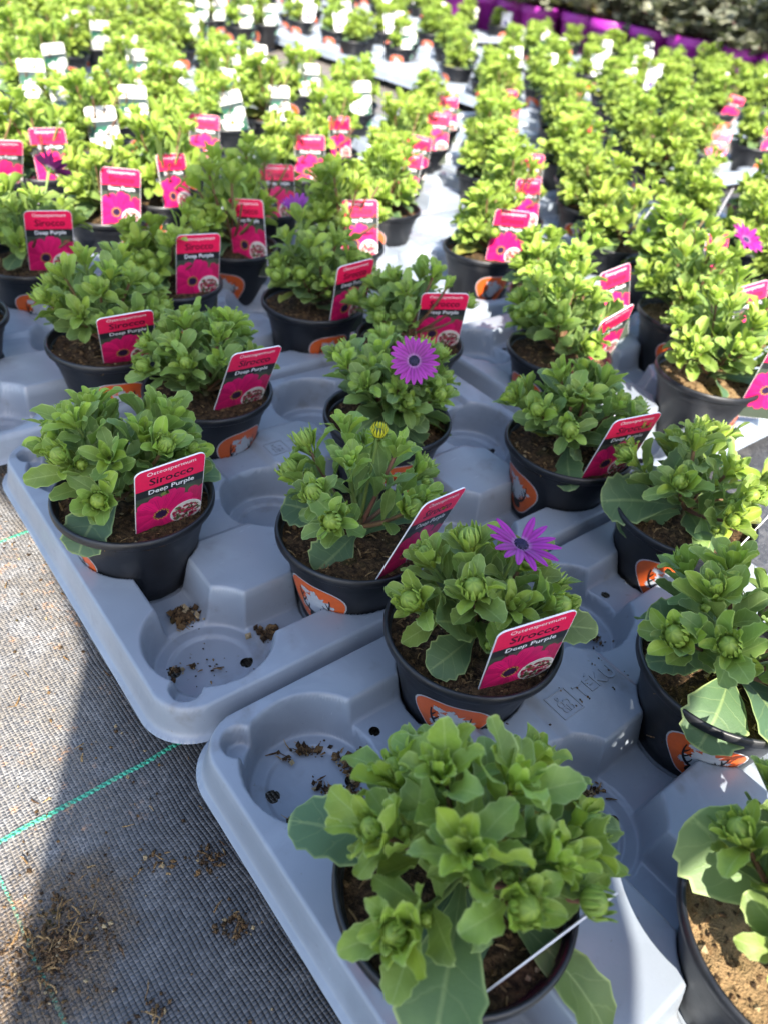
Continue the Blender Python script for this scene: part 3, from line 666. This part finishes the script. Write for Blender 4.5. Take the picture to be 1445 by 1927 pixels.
for i in range(10):
    av = keep_clear((Matrix.Translation((0, -.035, .086)) @ Matrix.Rotation(-.12, 4, 'X')).inverted(), .02) if i > 5 else None
    fo, stm, bd = make_plant(300 + i, heads=22, rad=.064 + .003 * (i % 3), lift=1.42 + .1 * (i % 2), base=12, detail=6, big=1.0, young=.86, avoid=av, nlv=(9, 11), nbr=(9, 12), el=(.45, 1.0), inner=.55)
    so = soil_mesh(40 + i, 60, 20); PROTO.append((fo, stm, bd, so))
SOILS = [soil_mesh(i, 420, 170) for i in range(4)]; DRY_SUNLIT = soil_mesh(9, 700, 120, (.17, .115, .055))  # lighter tan for sunlit pots: dry soil, with sunlight put into the colour

# pot places
PLACES = []
for t in TR:
    for (r, c), nm in CUP.items():
        p = t['o'] + rot2((c - 1) * PU, (r - 1) * PV, t['yaw'])
        cc = rr = None
        if t['c0'] is not None: cc, rr = t['c0'] + c - 1, t['r0'] + r - 1
        else: cc, rr = -99, -99
        far = cc > 14.5 and rr > 12.9
        key = (t['key'], r, c)
        if key not in HERO and not inframe((p.x, p.y, .12), 45, 55): continue
        if key not in HERO and t['row'] >= 4 and rng.random() < (.22 if far else .05): continue
        if key in HERO and not inframe((p.x, p.y, .12), 260, 260): continue
        PLACES.append(dict(key=key, t=t, p=p, cc=cc, rr=rr, cup=nm, far=far, lab=None))

# labels solved from the photograph: base x, y, yaw, lean, roll
LAB = {
'P4': (-0.173, 0.461, 0.752, -0.307, 0.054), 'P2': (0.105, 0.346, 0.472, -0.188, 0.12), 'P3': (0.019, 0.449, 0.88, -0.258, -0.191), 'P5': (0.209, 0.623, 0.52, -0.239, 0.024),
'P9': (-0.163, 0.657, 0.762, -0.381, -0.069), 'P10': (-0.295, 0.717, 0.589, -0.481, 0.103), 'B34': (0.034, 0.862, 0.223, -0.313, 0.044), 'P11': (-0.081, 0.901, 0.801, -0.176, 0.055),
'P380': (-0.278, 0.916, 0.598, -0.134, -0.017), 'P12': (-0.471, 0.925, 0.6, -0.146, -0.044), 'P225': (-0.454, 1.126, 0.511, 0.033, -0.093), 'P1': (0.098, 0.126, -0.985, 0.86, -0.051),
'P6': (0.285, 0.537, 2.844, 0.698, 0.034), 'P1330': (0.436, 0.828, 0.018, -0.177, 0.023), 'P13': (0.242, 0.887, 0.779, -0.265, 0.3), 'E14': (0.279, 0.998, 0.627, 0.201, 0.178),
'P920': (0.131, 1.195, 0.144, -0.027, -0.013), 'L750': (-0.051, 1.464, 0.048, 0.196, -0.07), 'L990': (0.192, 1.585, -0.05, 0.195, 0.071), 'L995': (0.179, 1.389, 0.603, 0.252, -0.049),
'L700': (-0.09, 1.13, 0.3, .2, 0.05), 'L480': (-0.242, 1.062, -0.3, 0.097, 0.156), 'L320': (-0.401, 1.238, 1.002, 0.25, -0.078), 'L520': (-0.239, 1.26, 0.403, 0.3, 0.002),
'L390': (-0.439, 1.535, 0.303, 0.188, -0.033), 'L90': (-0.624, 1.289, 0.47, 0.142, 0.046), 'L20': (-0.682, 1.225, 0.713, -0.343, -0.082), 'L590': (-0.224, 1.49, 0.182, 0.158, 0.062),
'L640': (-0.192, 1.691, 0.817, 0.251, -0.056), 'L820': (0.001, 1.871, 0.041, 0.219, 0.031), 'L840': (0.023, 2.098, 0.341, 0.248, 0.027), 'L1410': (0.466, 1.008, 0.469, 0.199, 0.183),
'L1350': (0.468, 1.215, 0.638, 0.251, -0.038), 'L1205': (0.368, 1.331, -1.008, 0.392, -0.117), 'L1365': (0.575, 1.666, 2.895, 0.614, 0.041),
'w1': (-1.16, 2.866, 0.388, 0.174, 0.039), 'w2': (-1.17, 2.692, 0.415, 0.217, 0.032), 'w3': (-1.158, 2.309, 0.462, 0.182, 0.016), 'w4': (-0.907, 1.84, 0.487, 0.233, 0.031), 'w5': (-0.777, 2.155, 0.357, 0.178, 0.042),
'w6': (-0.658, 2.05, 0.332, 0.155, 0.073), 'w7': (-0.635, 1.711, 0.362, 0.158, 0.026), 'w8': (-0.61, 1.489, 0.606, 0.236, 0.062), 'w9': (-0.732, 1.614, 1.011, 0.253, -0.017), 'w10': (-0.765, 1.429, 1.25, 0.246, -0.085),
'w11': (-0.44, 1.8, 0.364, 0.134, 0.247), 'w12': (-0.527, 2.06, -0.099, 0.252, 0.02), 'w13': (-0.548, 2.516, 0.229, 0.188, 0.046), 'w14': (-0.372, 1.928, 0.22, 0.189, 0.054), 'w15': (-0.36, 2.302, 0.192, 0.207, 0.056),
'w16': (-0.35, 2.575, 0.149, 0.203, 0.032), 'w17': (-0.199, 2.145, 0.195, 0.197, 0.121), 'w18': (-0.892, 3.008, 0.291, 0.177, 0.029), 'w19': (-0.805, 3.194, 0.252, 0.19, 0.036), 'w20': (-0.751, 3.69, 0.204, 0.184, 0.036),
'w21': (-1.123, 3.323, 0.317, 0.209, 0.006), 'w22': (-0.951, 3.63, 0.265, 0.221, 0.036), 'w23': (0.323, 4.127, -0.025, 0.229, 0.05), 'w24': (0.076, 3.45, 0.017, 0.217, 0.058), 'w25': (0.731, 4.168, -0.005, 0.242, 0.045),
'w26': (0.969, 4.376, -0.172, 0.208, 0.091), 'w27': (0.673, 3.218, -0.093, 0.223, 0.083), 'w28': (0.839, 3.476, -0.125, 0.239, 0.035), 'w29': (1.091, 3.495, -0.186, 0.228, 0.071), 'w30': (1.296, 3.638, 0.168, 0.241, 0.069)}
FIX = {'P4': ('B', 2, 1), 'P2': ('A', 3, 2), 'P3': ('B', 1, 2), 'P5': ('B', 1, 4), 'P9': ('B', 3, 2), 'P10': ('C', 1, 2), 'B34': ('B', 3, 4), 'P11': ('C', 1, 4), 'P380': ('C', 2, 3), 'P12': ('C', 3, 2), 'P1': ('A', 2, 1), 'P6': ('A', 3, 4), 'P1330': ('D', 1, 2), 'P13': ('D', 2, 1), 'E14': ('D', 3, 2), 'L1410': ('D', 2, 3)}
for k, q in LAB.items():
    lp = Vector(q[:2]); tgt = lp + rot2(-.05 * PU, .30 * PV, YB); best = None
    for pl in PLACES:
        if pl['lab']: continue
        if k in FIX:
            if pl['key'] == FIX[k]: best = (0, pl); break
            continue
        if pl['key'] in HERO: continue
        d = (pl['p'] - tgt).length
        if best is None or d < best[0]: best = (d, pl)
    if best and best[0] < .20:
        pl = best[1]; pl['lab'] = (k, q, 'white' if k[0] == 'w' else 'pink')
        if k not in FIX and pl['t']['row'] >= 2: pl['p'] = tgt
    elif k not in FIX: print('label without pot', k, best and round(best[0], 2))
rl_ = random.Random(8)
for pl in PLACES:
    if pl['lab'] or pl['key'] in HERO: continue
    if rl_.random() < (.6 if pl['far'] else (.5 if (pl['rr'] > 9.8 and pl['cc'] < 14) else .5)):
        b = pl['p'] - rot2(-.05 * PU, .30 * PV, YB)
        kind = 'pansy' if pl['far'] and rl_.random() < .45 else ('white' if (pl['far'] or (pl['rr'] > 9.8 and pl['cc'] < 11) or pl['rr'] > 12.5) else 'pink')
        if kind == 'pink' and pl['t']['row'] < 3: continue
        pl['lab'] = ('auto' if kind != 'pink' else 'low', (b.x, b.y, rl_.uniform(-.2, .8), rl_.uniform(-.1, .35), rl_.uniform(-.15, .15)), kind)

# ------------------------------------------------------------------ printed plant labels
def clip(poly, x0, x1, y0, y1):
    for ax, lim, sg in ((0, x0, 1), (0, x1, -1), (1, y0, 1), (1, y1, -1)):
        out = []
        for i in range(len(poly)):
            a, b = poly[i], poly[(i + 1) % len(poly)]; ia, ib = (a[ax] - lim) * sg >= 0, (b[ax] - lim) * sg >= 0
            if ia: out.append(a)
            if ia != ib:
                t = (lim - a[ax]) / (b[ax] - a[ax]); out.append((a[0] + (b[0] - a[0]) * t, a[1] + (b[1] - a[1]) * t))
        poly = out
        if len(poly) < 3: return None
    return poly
def rr_poly(x0, x1, y0, y1, r, n=6):
    p = [(x0, y0), (x1, y0)]
    for cx, a0 in ((x1 - r, 0), (x0 + r, 90)):
        for i in range(n + 1): a = R(a0 + 90 * i / n); p.append((cx + r * math.cos(a), y1 - r + r * math.sin(a)))
    return p
def label_meshes(kind):
    hw = LW / 2; th = .0005
    card = MB(); o = rr_poly(-hw, hw, LB, LH, .006); n = len(o)
    card.add([(x, -th, z) for x, z in o] + [(x, th, z) for x, z in o], [list(range(n)), list(range(n, 2 * n))[::-1]] + [[i, n + i, n + (i + 1) % n, (i + 1) % n] for i in range(n)], None, (.80, .78, .80))
    pic = MB(); lt = MB(); e = .00045
    def put(mb, poly, lay, c):
        if poly and len(poly) > 2: mb.add([(x, -th - .00006 * lay, z) for x, z in poly], [list(range(len(poly)))], None, c)
    x0, x1 = -hw + e, hw - e; zb, zh = .0472, .0562
    if kind == 'pink': head, band, bandc = (.80, .012, .082), 1, (.018, .02, .022)
    elif kind == 'white': head, band, bandc = (.72, .70, .64), 1, (.03, .05, .05)
    else: head, band, bandc = (.75, .75, .8), 0, None
    card2 = card
    put(card, rr_poly(x0, x1, zh, LH - e, .0055), 1, head)
    put(card, [(x0, zb), (x1, zb), (x1, zh), (x0, zh)], 1, bandc or head)
    # picture backdrop: out-of-focus dark green and grey patches
    rg = random.Random({'pink': 2, 'white': 3, 'pansy': 4}[kind])
    box = (x0, x1, LB + e, zb)
    put(pic, [(x0, LB + e), (x1, LB + e), (x1, zb), (x0, zb)], 1, (.055, .07, .05) if kind != 'white' else (.015, .085, .05))
    for k in range(14):
        cx, cz, r = rg.uniform(x0, x1), rg.uniform(0, zb), rg.uniform(.004, .010); g = rg.uniform(.6, 1.6)
        c = rg.choice([(.07 * g, .08 * g, .055 * g), (.11 * g, .10 * g, .09 * g), (.05 * g, .075 * g, .035 * g)]) if kind != 'white' else (.012 * g, .075 * g, .045 * g)
        put(pic, clip([(cx + r * math.cos(a), cz + r * math.sin(a)) for a in [i * PI / 6 for i in range(12)]], *box), 1.5 + k * .05, c)
    def daisy(cx, cz, L, W, n, base, lay, rot=0, seed=1):
        rq = random.Random(seed)
        for k in range(n):
            a = rot + 2 * PI * k / n + rq.uniform(-.08, .08); l = L * rq.uniform(.9, 1.08); ca, sa = math.cos(a), math.sin(a); pts = []
            for t, w_ in ((.08, .25), (.35, .62), (.65, .95), (.85, .92), (.95, .62), (1.0, .3)): pts.append((t * l, w_ * W))
            out = pts + [(.985 * l, 0)] + [(q, -w_) for q, w_ in pts[::-1]]
            g = rq.uniform(.78, 1.12); put(pic, clip([(cx + q * ca - w_ * sa, cz + q * sa + w_ * ca) for q, w_ in out], *box), lay + k * .08, tuple(b * g for b in base))
            for sgn in (-.35, .0, .35):
                ln = [(.12 * l, sgn * W * .3 - W * .02), (.8 * l, sgn * W - W * .04), (.8 * l, sgn * W + W * .04), (.12 * l, sgn * W * .3 + W * .02)]
                put(pic, clip([(cx + q * ca - w_ * sa, cz + q * sa + w_ * ca) for q, w_ in ln], *box), lay + k * .08 + .03, tuple(b * g * .62 for b in base))
    def disc(cx, cz, r, c, lay, n=20): put(pic, clip([(cx + r * math.cos(2 * PI * i / n), cz + r * math.sin(2 * PI * i / n)) for i in range(n)], *box), lay, c)
    if kind == 'pink':
        daisy(.022, .020, .020, .0048, 13, (.55, .014, .10), 2.4, .3, 3)
        daisy(-.007, .018, .030, .0062, 15, (.74, .014, .150), 4, .12, 1)
        disc(-.007, .018, .0066, (.10, .02, .05), 6); disc(-.007, .018, .0048, (.03, .012, .05), 6.4)
        for k in range(22):
            a = 2 * PI * k / 22; r = .0056 + .0009 * (k % 2); disc(-.007 + r * math.cos(a), .018 + r * math.sin(a), .0007, (.70, .38, .06), 7, 6)
        cx, cz, r = .0145, .0105, .0138; disc(cx, cz, r, (.78, .76, .74), 8, 32); disc(cx, cz, r - .0011, (.62, .60, .55), 8.4, 32)
        for k in range(150):
            a, q = rg.uniform(0, 2 * PI), (r - .002) * math.sqrt(rg.random()); x, z = cx + q * math.cos(a), cz + q * math.sin(a)
            if z > cz + r * .62: continue
            disc(x, z, rg.uniform(.0007, .0017), rg.choice([(.34, .008, .06), (.5, .015, .10), (.10, .16, .05), (.05, .09, .03), (.20, .004, .03)]), 8.8 + k * .01, 7)
    elif kind == 'white':
        daisy(.016, .036, .013, .003, 13, (.66, .66, .62), 2.4, .2, 5); daisy(-.004, .018, .024, .0042, 12, (.74, .74, .70), 4, .1, 2); disc(-.004, .020, .0050, (.42, .05, .03), 6); disc(-.004, .02, .0028, (.6, .25, .05), 6.4)
    else:
        for k in range(5):
            a = PI / 2 + 2 * PI * k / 5; disc(.016 * math.cos(a), .030 + .014 * math.sin(a), .0135, (.80, .79, .84), 3 + k * .1)
        disc(0, .026, .011, (.03, .03, .30), 5); disc(0, .028, .003, (.75, .5, .05), 6)
    def txt(s, size, x, z, c, lay, off=0, res=2):
        v, f = text_mesh(s, size, 0, off, res)
        lt.add([(a + x, -th - .00006 * lay, b + z) for a, b, _ in v], f, None, c)
    if kind == 'pink':
        txt('Osteospermum', .0062, .001, .0724, (.85, .8, .82), 2); txt('Sirocco', .0118, .001, .0606, (.03, .004, .012), 2, .0002); txt('Deep Purple', .0074, .001, .0495, (.85, .83, .85), 2, .0001)
    elif kind == 'white':
        txt('Osteospermum', .0060, .001, .0724, (.35, .35, .33), 2); txt('Sirocco', .0128, .001, .0600, (.02, .02, .02), 2, .0002)
    return card2.mesh('plant_label', M['print'], False), pic.mesh('picture', M['print'], False), (lt.mesh('lettering', M['print'], False) if lt.v else None)
LMESH = {k: label_meshes(k) for k in ('pink', 'white', 'pansy')}
def ray(x, y): return (fw + rt * ((x - 722.5) / FPX) - up * ((y - 963.5) / FPX)).normalized()
def edge_on(x0, y0, x1, y1, turn=.03, z=.088):
    '''a label seen along its own plane: its near edge runs from pixel 0 at soil height up to pixel 1'''
    o = Vector((0, 0, CAMZ)); r0 = ray(x0, y0); b = o + r0 * ((z - CAMZ) / r0.z); r1 = ray(x1, y1); best = None
    for i in range(400):
        p = o + r1 * (.2 + i * .005); e = abs((p - b).length - LH)
        if p.z > b.z and (best is None or e < best[0] - 1e-6): best = (e, p)
    U = (best[1] - b).normalized(); rr = (r0 - U * r0.dot(U)).normalized(); rr = Matrix.Rotation(turn, 3, U) @ rr
    f = U.cross(rr); mt = Matrix((rr, f, U)).transposed().to_4x4(); mt.translation = b + rr * LW / 2; return mt
EDGE_ON = {'P1': (920, 1862, 1165, 1678), 'P6': (1385, 1035, 1470, 945), 'L1205': (1172, 466, 1237, 376), 'L1365': (1350, 405, 1380, 352)}
def label_matrix(k, q):
    if k in EDGE_ON: return edge_on(*EDGE_ON[k])
    x, y, yaw, lean, roll = q
    ux = Vector((math.cos(yaw), math.sin(yaw), 0)); n_ = Vector((-math.sin(yaw), math.cos(yaw), 0)); u0 = Vector((0, 0, 1)) * math.cos(lean) + n_ * math.sin(lean)
    r = ux * math.cos(roll) + u0 * math.sin(roll); u = -ux * math.sin(roll) + u0 * math.cos(roll); f = u.cross(r)
    mt = Matrix((r, f, u)).transposed().to_4x4(); mt.translation = (x, y, .071 if k == 'low' else .086); return mt
LABTXT = {'P4': 'upright pink label in front of bushy plant beside the bare fabric', 'P2': 'pink label below the half-open purple flower, a leaf over its top', 'P3': 'dark-lit pink label slanting right of the airy plant with yellow bud', 'P5': 'pink label slanting right of compact plant behind the half-open flower', 'P1': 'label seen edge-on as a thin white line at bottom', 'P9': 'large pink label right of rounded plant, its whole picture showing'}
def add_label(mt, kind, text):
    c, p, l = LMESH[kind]; o = link('plant_label', c); o.matrix_world = mt
    tag(o, text, 'plant label', {'pink': 'pink plant labels in the pots', 'white': 'white plant labels in the pots', 'pansy': 'pansy picture labels in the far bed'}[kind])
    link('picture', p, o)
    if l: link('lettering', l, o)
    return o

FLW = {('A', 3, 2): [('sparse', (.093, .386, RIM + .078), (.12, -.12, .98))], ('B', 2, 3): [('round', (.008, .618, RIM + .085), (.02, -.80, .60))], ('C', 1, 4): [('cup', (-.161, .970, RIM + .092), (-.2, -.2, .96))], ('C', 3, 2): [('dark', (-.496, 1.01, RIM + .09), (.2, .75, .6))], ('D', 2, 3): [('magenta', (.458, 1.122, RIM + .092), (.25, -.35, .9))]}
fixn = {}
for pl in PLACES:
    key = pl['key']; o3 = Vector((pl['p'].x, pl['p'].y, 0)); root = empty('potted_plant', o3, 0)
    rg = random.Random(str(key)); where = pl['cup'] + ' cup, ' + tname(pl['t'])
    root['category'] = 'potted plant'; root['group'] = 'potted daisy plants set out in trays'
    if key in HERO:
        lab, prm, az = HERO[key]; root['label'] = lab
        add_pot(root, R(az), DRY_SUNLIT if key in (('A', 1, 2), ('D', 1, 2), ('D', 2, 3)) else SOILS[len(fixn) % 4]); fixn[key] = 1
        if pl['lab'] and pl['lab'][0] not in EDGE_ON: prm['avoid'] = keep_clear((Matrix.Translation(o3).inverted() @ label_matrix(*pl['lab'][:2])).inverted())
        if key == ('A', 2, 1):
            lm_ = label_matrix('P1', None); ea, eb = Vector((920, 1862)), Vector((1165, 1678))
            def near_line(q, o3=o3):
                x, y = pix(q + o3); u_ = Vector((x, y)) - ea; e_ = (eb - ea).normalized(); al = u_.dot(e_); return 12 < al < 320 and abs(u_.x * e_.y - u_.y * e_.x) < 13
            prm['avoid'] = near_line
        av_ = prm.get('avoid'); prm['avoid'] = (lambda q, f=av_: bare_soil(q) or (f is not None and f(q)))
        fo, stm, bd = make_plant(**prm); link('foliage', fo, root); link('stem', stm, root); place_buds(root, bd, 14 if prm.get('detail', 9) > 7 else 9)
        for (kd, pos, face) in FLW.get(key, ()): add_flower(root, kd, pos, face, o3)
        if key == ('B', 1, 2):
            b = add_flower(root, 'round', (-.012, .484, RIM + .088), (0, -.1, 1), o3, 'small yellow bud just opening')
            for ch in list(b.children): bpy.data.objects.remove(ch)
            mbq = MB(); pp = Vector((-.012, .484, RIM + .088)) - o3
            for k in range(16):
                a = 2 * PI * k / 16; er = Vector((math.cos(a), math.sin(a), 0)); et = Vector((-math.sin(a), math.cos(a), 0))
                mbq.add([pp + er * .004 - et * .0009 + Vector((0, 0, -.002)), pp + er * .004 + et * .0009 + Vector((0, 0, -.002)), pp + er * .0068 + et * .0009 + Vector((0, 0, .004)), pp + er * .0068 - et * .0009 + Vector((0, 0, .004)), pp + er * .0055 + Vector((0, 0, .008))], [[0, 1, 2, 3], [3, 2, 4]], None, (.55, .50, .03))
            lathe(mbq, [(.0002, .0035), (.003, .003), (.0045, .0005), (.0045, -.003), (.002, -.006)], 14, (.10, .13, .02), 0, pp.z, pp.x, pp.y)
            mbq.build('petals', M['petal'], b)
    else:
        i = rg.randrange(6); rz = rg.uniform(0, 6.3)
        if pl['lab']:
            i = 6 + rg.randrange(4); dl = Vector(pl['lab'][1][:2]) - pl['p']; rz = math.atan2(dl.y, dl.x) + PI / 2
        fo, stm, bd, so = PROTO[i]; s = rg.uniform(.86, 1.12) * (.92 if pl['far'] else 1)
        root['label'] = ('budding green plant in black pot, ' + where)
        po = link('plant_pot', POT, root); so_ = link('soil', so, root); so_.rotation_euler = (0, 0, rz)
        st = link('sticker', STICK, po); st.rotation_euler = (0, 0, R(STK.get(key, rg.uniform(-170, -20))))
        zs_ = rg.uniform(.86, 1.14)
        for nm, me in (('foliage', fo), ('stem', stm)):
            q = link(nm, me, root); q.rotation_euler = (0, 0, rz); q.scale = (s, s, s * zs_); q.location = (0, 0, .086 * (1 - q.scale.z))
        if pl['t']['row'] <= 4:
            sc_ = q.scale.copy(); lz = q.location.z; mrot = Matrix.Rotation(rz, 4, 'Z')
            for j, (p, d, sz) in enumerate(bd[:10]):
                b = link('bud', BUDS[j % 5], root); pr = mrot @ Vector((p.x * sc_.x, p.y * sc_.y, p.z * sc_.z + lz)); b.matrix_local = Matrix.LocRotScale(pr, (mrot.to_3x3() @ d).to_track_quat('Z', 'Y'), Vector((sz, sz, sz)))
    if pl['lab']:
        k, q, kind = pl['lab']
        txt = LABTXT.get(k) or ('%s label with %s picture, %s' % ({'pink': 'pink', 'white': 'white', 'pansy': 'violet'}[kind], {'pink': 'pink daisy', 'white': 'white daisy', 'pansy': 'pansy'}[kind], where))
        add_label(label_matrix(k, q), kind, txt)
print('pots', len(PLACES), 'trays', len(TR))

# ------------------------------------------------------------------ dark shrubs in purple pots at the back right
def shrub_meshes(seed):
    rg = random.Random(seed); fo = MB(); st = MB()
    for k in range(26):
        az, el, L = rg.uniform(0, 6.3), rg.uniform(.05, 1.4), rg.uniform(.15, .28); p = Vector((0, 0, .195)); d = sph(az, el); pts = [p.copy()]
        for i in range(7):
            d = (d + Vector((rg.uniform(-1, 1), rg.uniform(-1, 1), .3)) * .12).normalized(); p = p + d * L / 7; pts.append(p.copy())
            if i > 1:
                for _ in range(3):
                    dr = (sph(rg.uniform(0, 6.3), rg.uniform(-.2, .9)) + d * .3).normalized(); LL = rg.uniform(.045, .085)
                    leaf(fo, rg, p, dr, Vector((0, 0, 1)), LL, LL * rg.uniform(.34, .46), rg.uniform(-.8, .2), rg.uniform(0, .4), rg.random() ** 2, 6, .15, .5, True, .003)
        tube(st, pts, .003, 5, (.10, .05, .04))
    return fo.mesh('foliage', M['dark_leaf']), st.mesh('stem', M['stem'])
SH = [shrub_meshes(900 + i) for i in range(4)]
mbp = MB(); lathe(mbp, [(.0005, .004), (.085, .002), (.088, .006), (.110, .170), (.116, .172), (.118, .176), (.118, .210), (.115, .213), (.111, .210), (.108, .19), (.0005, .188)], 40); PPOT = mbp.mesh('purple_pot', M['purple_pot'])
nsh = 0; shr = []
for a, c in enumerate((28.0, 30.2, 32.4, 34.8, 37.2, 40.0)):
    for r in np.arange(9.5 + .9 * (a % 2), 44, 1.85):
        p = latB(c + rng.uniform(-.15, .15), r + rng.uniform(-.2, .2))
        if c < 29 and r > 33: continue
        if not inframe((p.x, p.y, .25), 140, 190) or p.y > 9.5: continue
        shr.append((a, p))
for a in range(6):
    row = sorted([p for b, p in shr if b == a], key=lambda p: pix((*p, .2))[0])
    for i, p in enumerate(row):
        rg = random.Random(i * 17 + a); root = empty('potted_shrub', (p.x, p.y, 0), rg.uniform(0, 6.3))
        tag(root, 'dark leafy shrub in purple pot, %s from left in %s shrub row' % (ORD[min(i + 1, 20)], ORD[a + 1]), 'potted shrub', 'dark shrubs in purple pots behind the bed')
        fo, st = SH[(i * 3 + a) % 4]; s = rg.uniform(.9, 1.2)
        link('purple_pot', PPOT, root)
        for nm, me in (('foliage', fo), ('stem', st)):
            q = link(nm, me, root); q.scale = (s, s, s); q.location = (0, 0, .195 * (1 - s))
        nsh += 1
print('shrubs', nsh)

# ------------------------------------------------------------------ loose earth
def build_debris():
    rg = random.Random(77); mb = MB()
    def on(c, r, x, y, z, tr):   # cup-local offset to world
        o, yw = (OA, YA) if tr == 'A' else (OB, YB); p = o + rot2((c - 1) * PU + x, (r - 1) * PV + y, yw); return (p.x, p.y, z)
    def clump(n, tr, c, r, x, y, s, z=.0068, fib=4, smax=.0035):
        def pos():
            a, q = rg.uniform(0, 6.3), s * abs(rg.gauss(0, .55)); return on(c, r, x + q * math.cos(a), y + q * math.sin(a), z, tr)
        scatter(mb, rg, n, fib, pos, .0007, smax)
    # near cup of the front tray: ring of earth round the floor
    for k in range(16):
        a = R(200 + k * 17 + rg.uniform(-8, 8)); clump(16, 'A', 1, 3, .030 * math.cos(a), .030 * math.sin(a), .007, .0066)
    for k in range(6): clump(22, 'A', 1, 3, .004 + .003 * k, -.002 - .006 * k, .006, .0062, 2)
    clump(60, 'A', 1, 3, .042, -.004, .010, .010, 12, .005)
    clump(30, 'B', 1, 1, -.0265, .012, .008, .0062, 3); clump(12, 'B', 1, 1, -.012, .006, .01, .0058, 2)
    clump(150, 'B', 1, 1, .004, .054, .013, .0115, 16, .006); clump(110, 'B', 1, 1, .056, .0, .012, .0105, 8, .005); clump(12, 'B', 1, 1, -.01, -.037, .008, .0068, 0)
    clump(14, 'B', 1, 1, .005, .0, .025, .0058, 3, .0016); clump(20, 'B', 2, 2, -.004, -.03, .008, .007, 2); clump(30, 'A', 3, 3, .02, -.02, .016, .0068, 4, .0025)
    clump(40, 'A', 2, 2, .03, .012, .012, .0068, 14, .003); clump(40, 'A', 3, 2, -.045, .0, .012, .047, 4, .0015)
    for k in range(26): clump(2, 'A', rg.uniform(1.5, 3), 2.5, rg.uniform(-.02, .02), rg.uniform(-.015, .015), .003, .0462, 0, .0012)
    # scattered over the fabric
    def g():
        while True:
            x, y = rg.uniform(-.55, -.02), rg.uniform(.08, .9)
            if rg.random() < (1.0 if x < -.12 else .35): return (x, y, -.0088)
    scatter(mb, rg, 1300, 260, g, .0005, .0022)
    def e():
        a, q = rg.uniform(0, 6.3), .034 * abs(rg.gauss(0, .7)); return (-.158 + q * .8 * math.cos(a), .176 + q * 1.0 * math.sin(a), -.0087)
    scatter(mb, rg, 900, 90, e, .0004, .0017)
    for (x, y, n) in ((-.118, .232, 26), (-.085, .24, 60), (-.09, .15, 30), (-.055, .20, 60)):
        def cl(): return (x + rg.gauss(0, .006), y + rg.gauss(0, .005), -.0087)
        scatter(mb, rg, n, 6, cl, .0005, .0022)
    mb.build('loose_soil', M['soil'], None, False)
    tag(bpy.data.objects['loose_soil'], 'dark crumbs of spilled potting soil on fabric and in empty cups', 'soil crumbs', None, 'stuff')
build_debris()
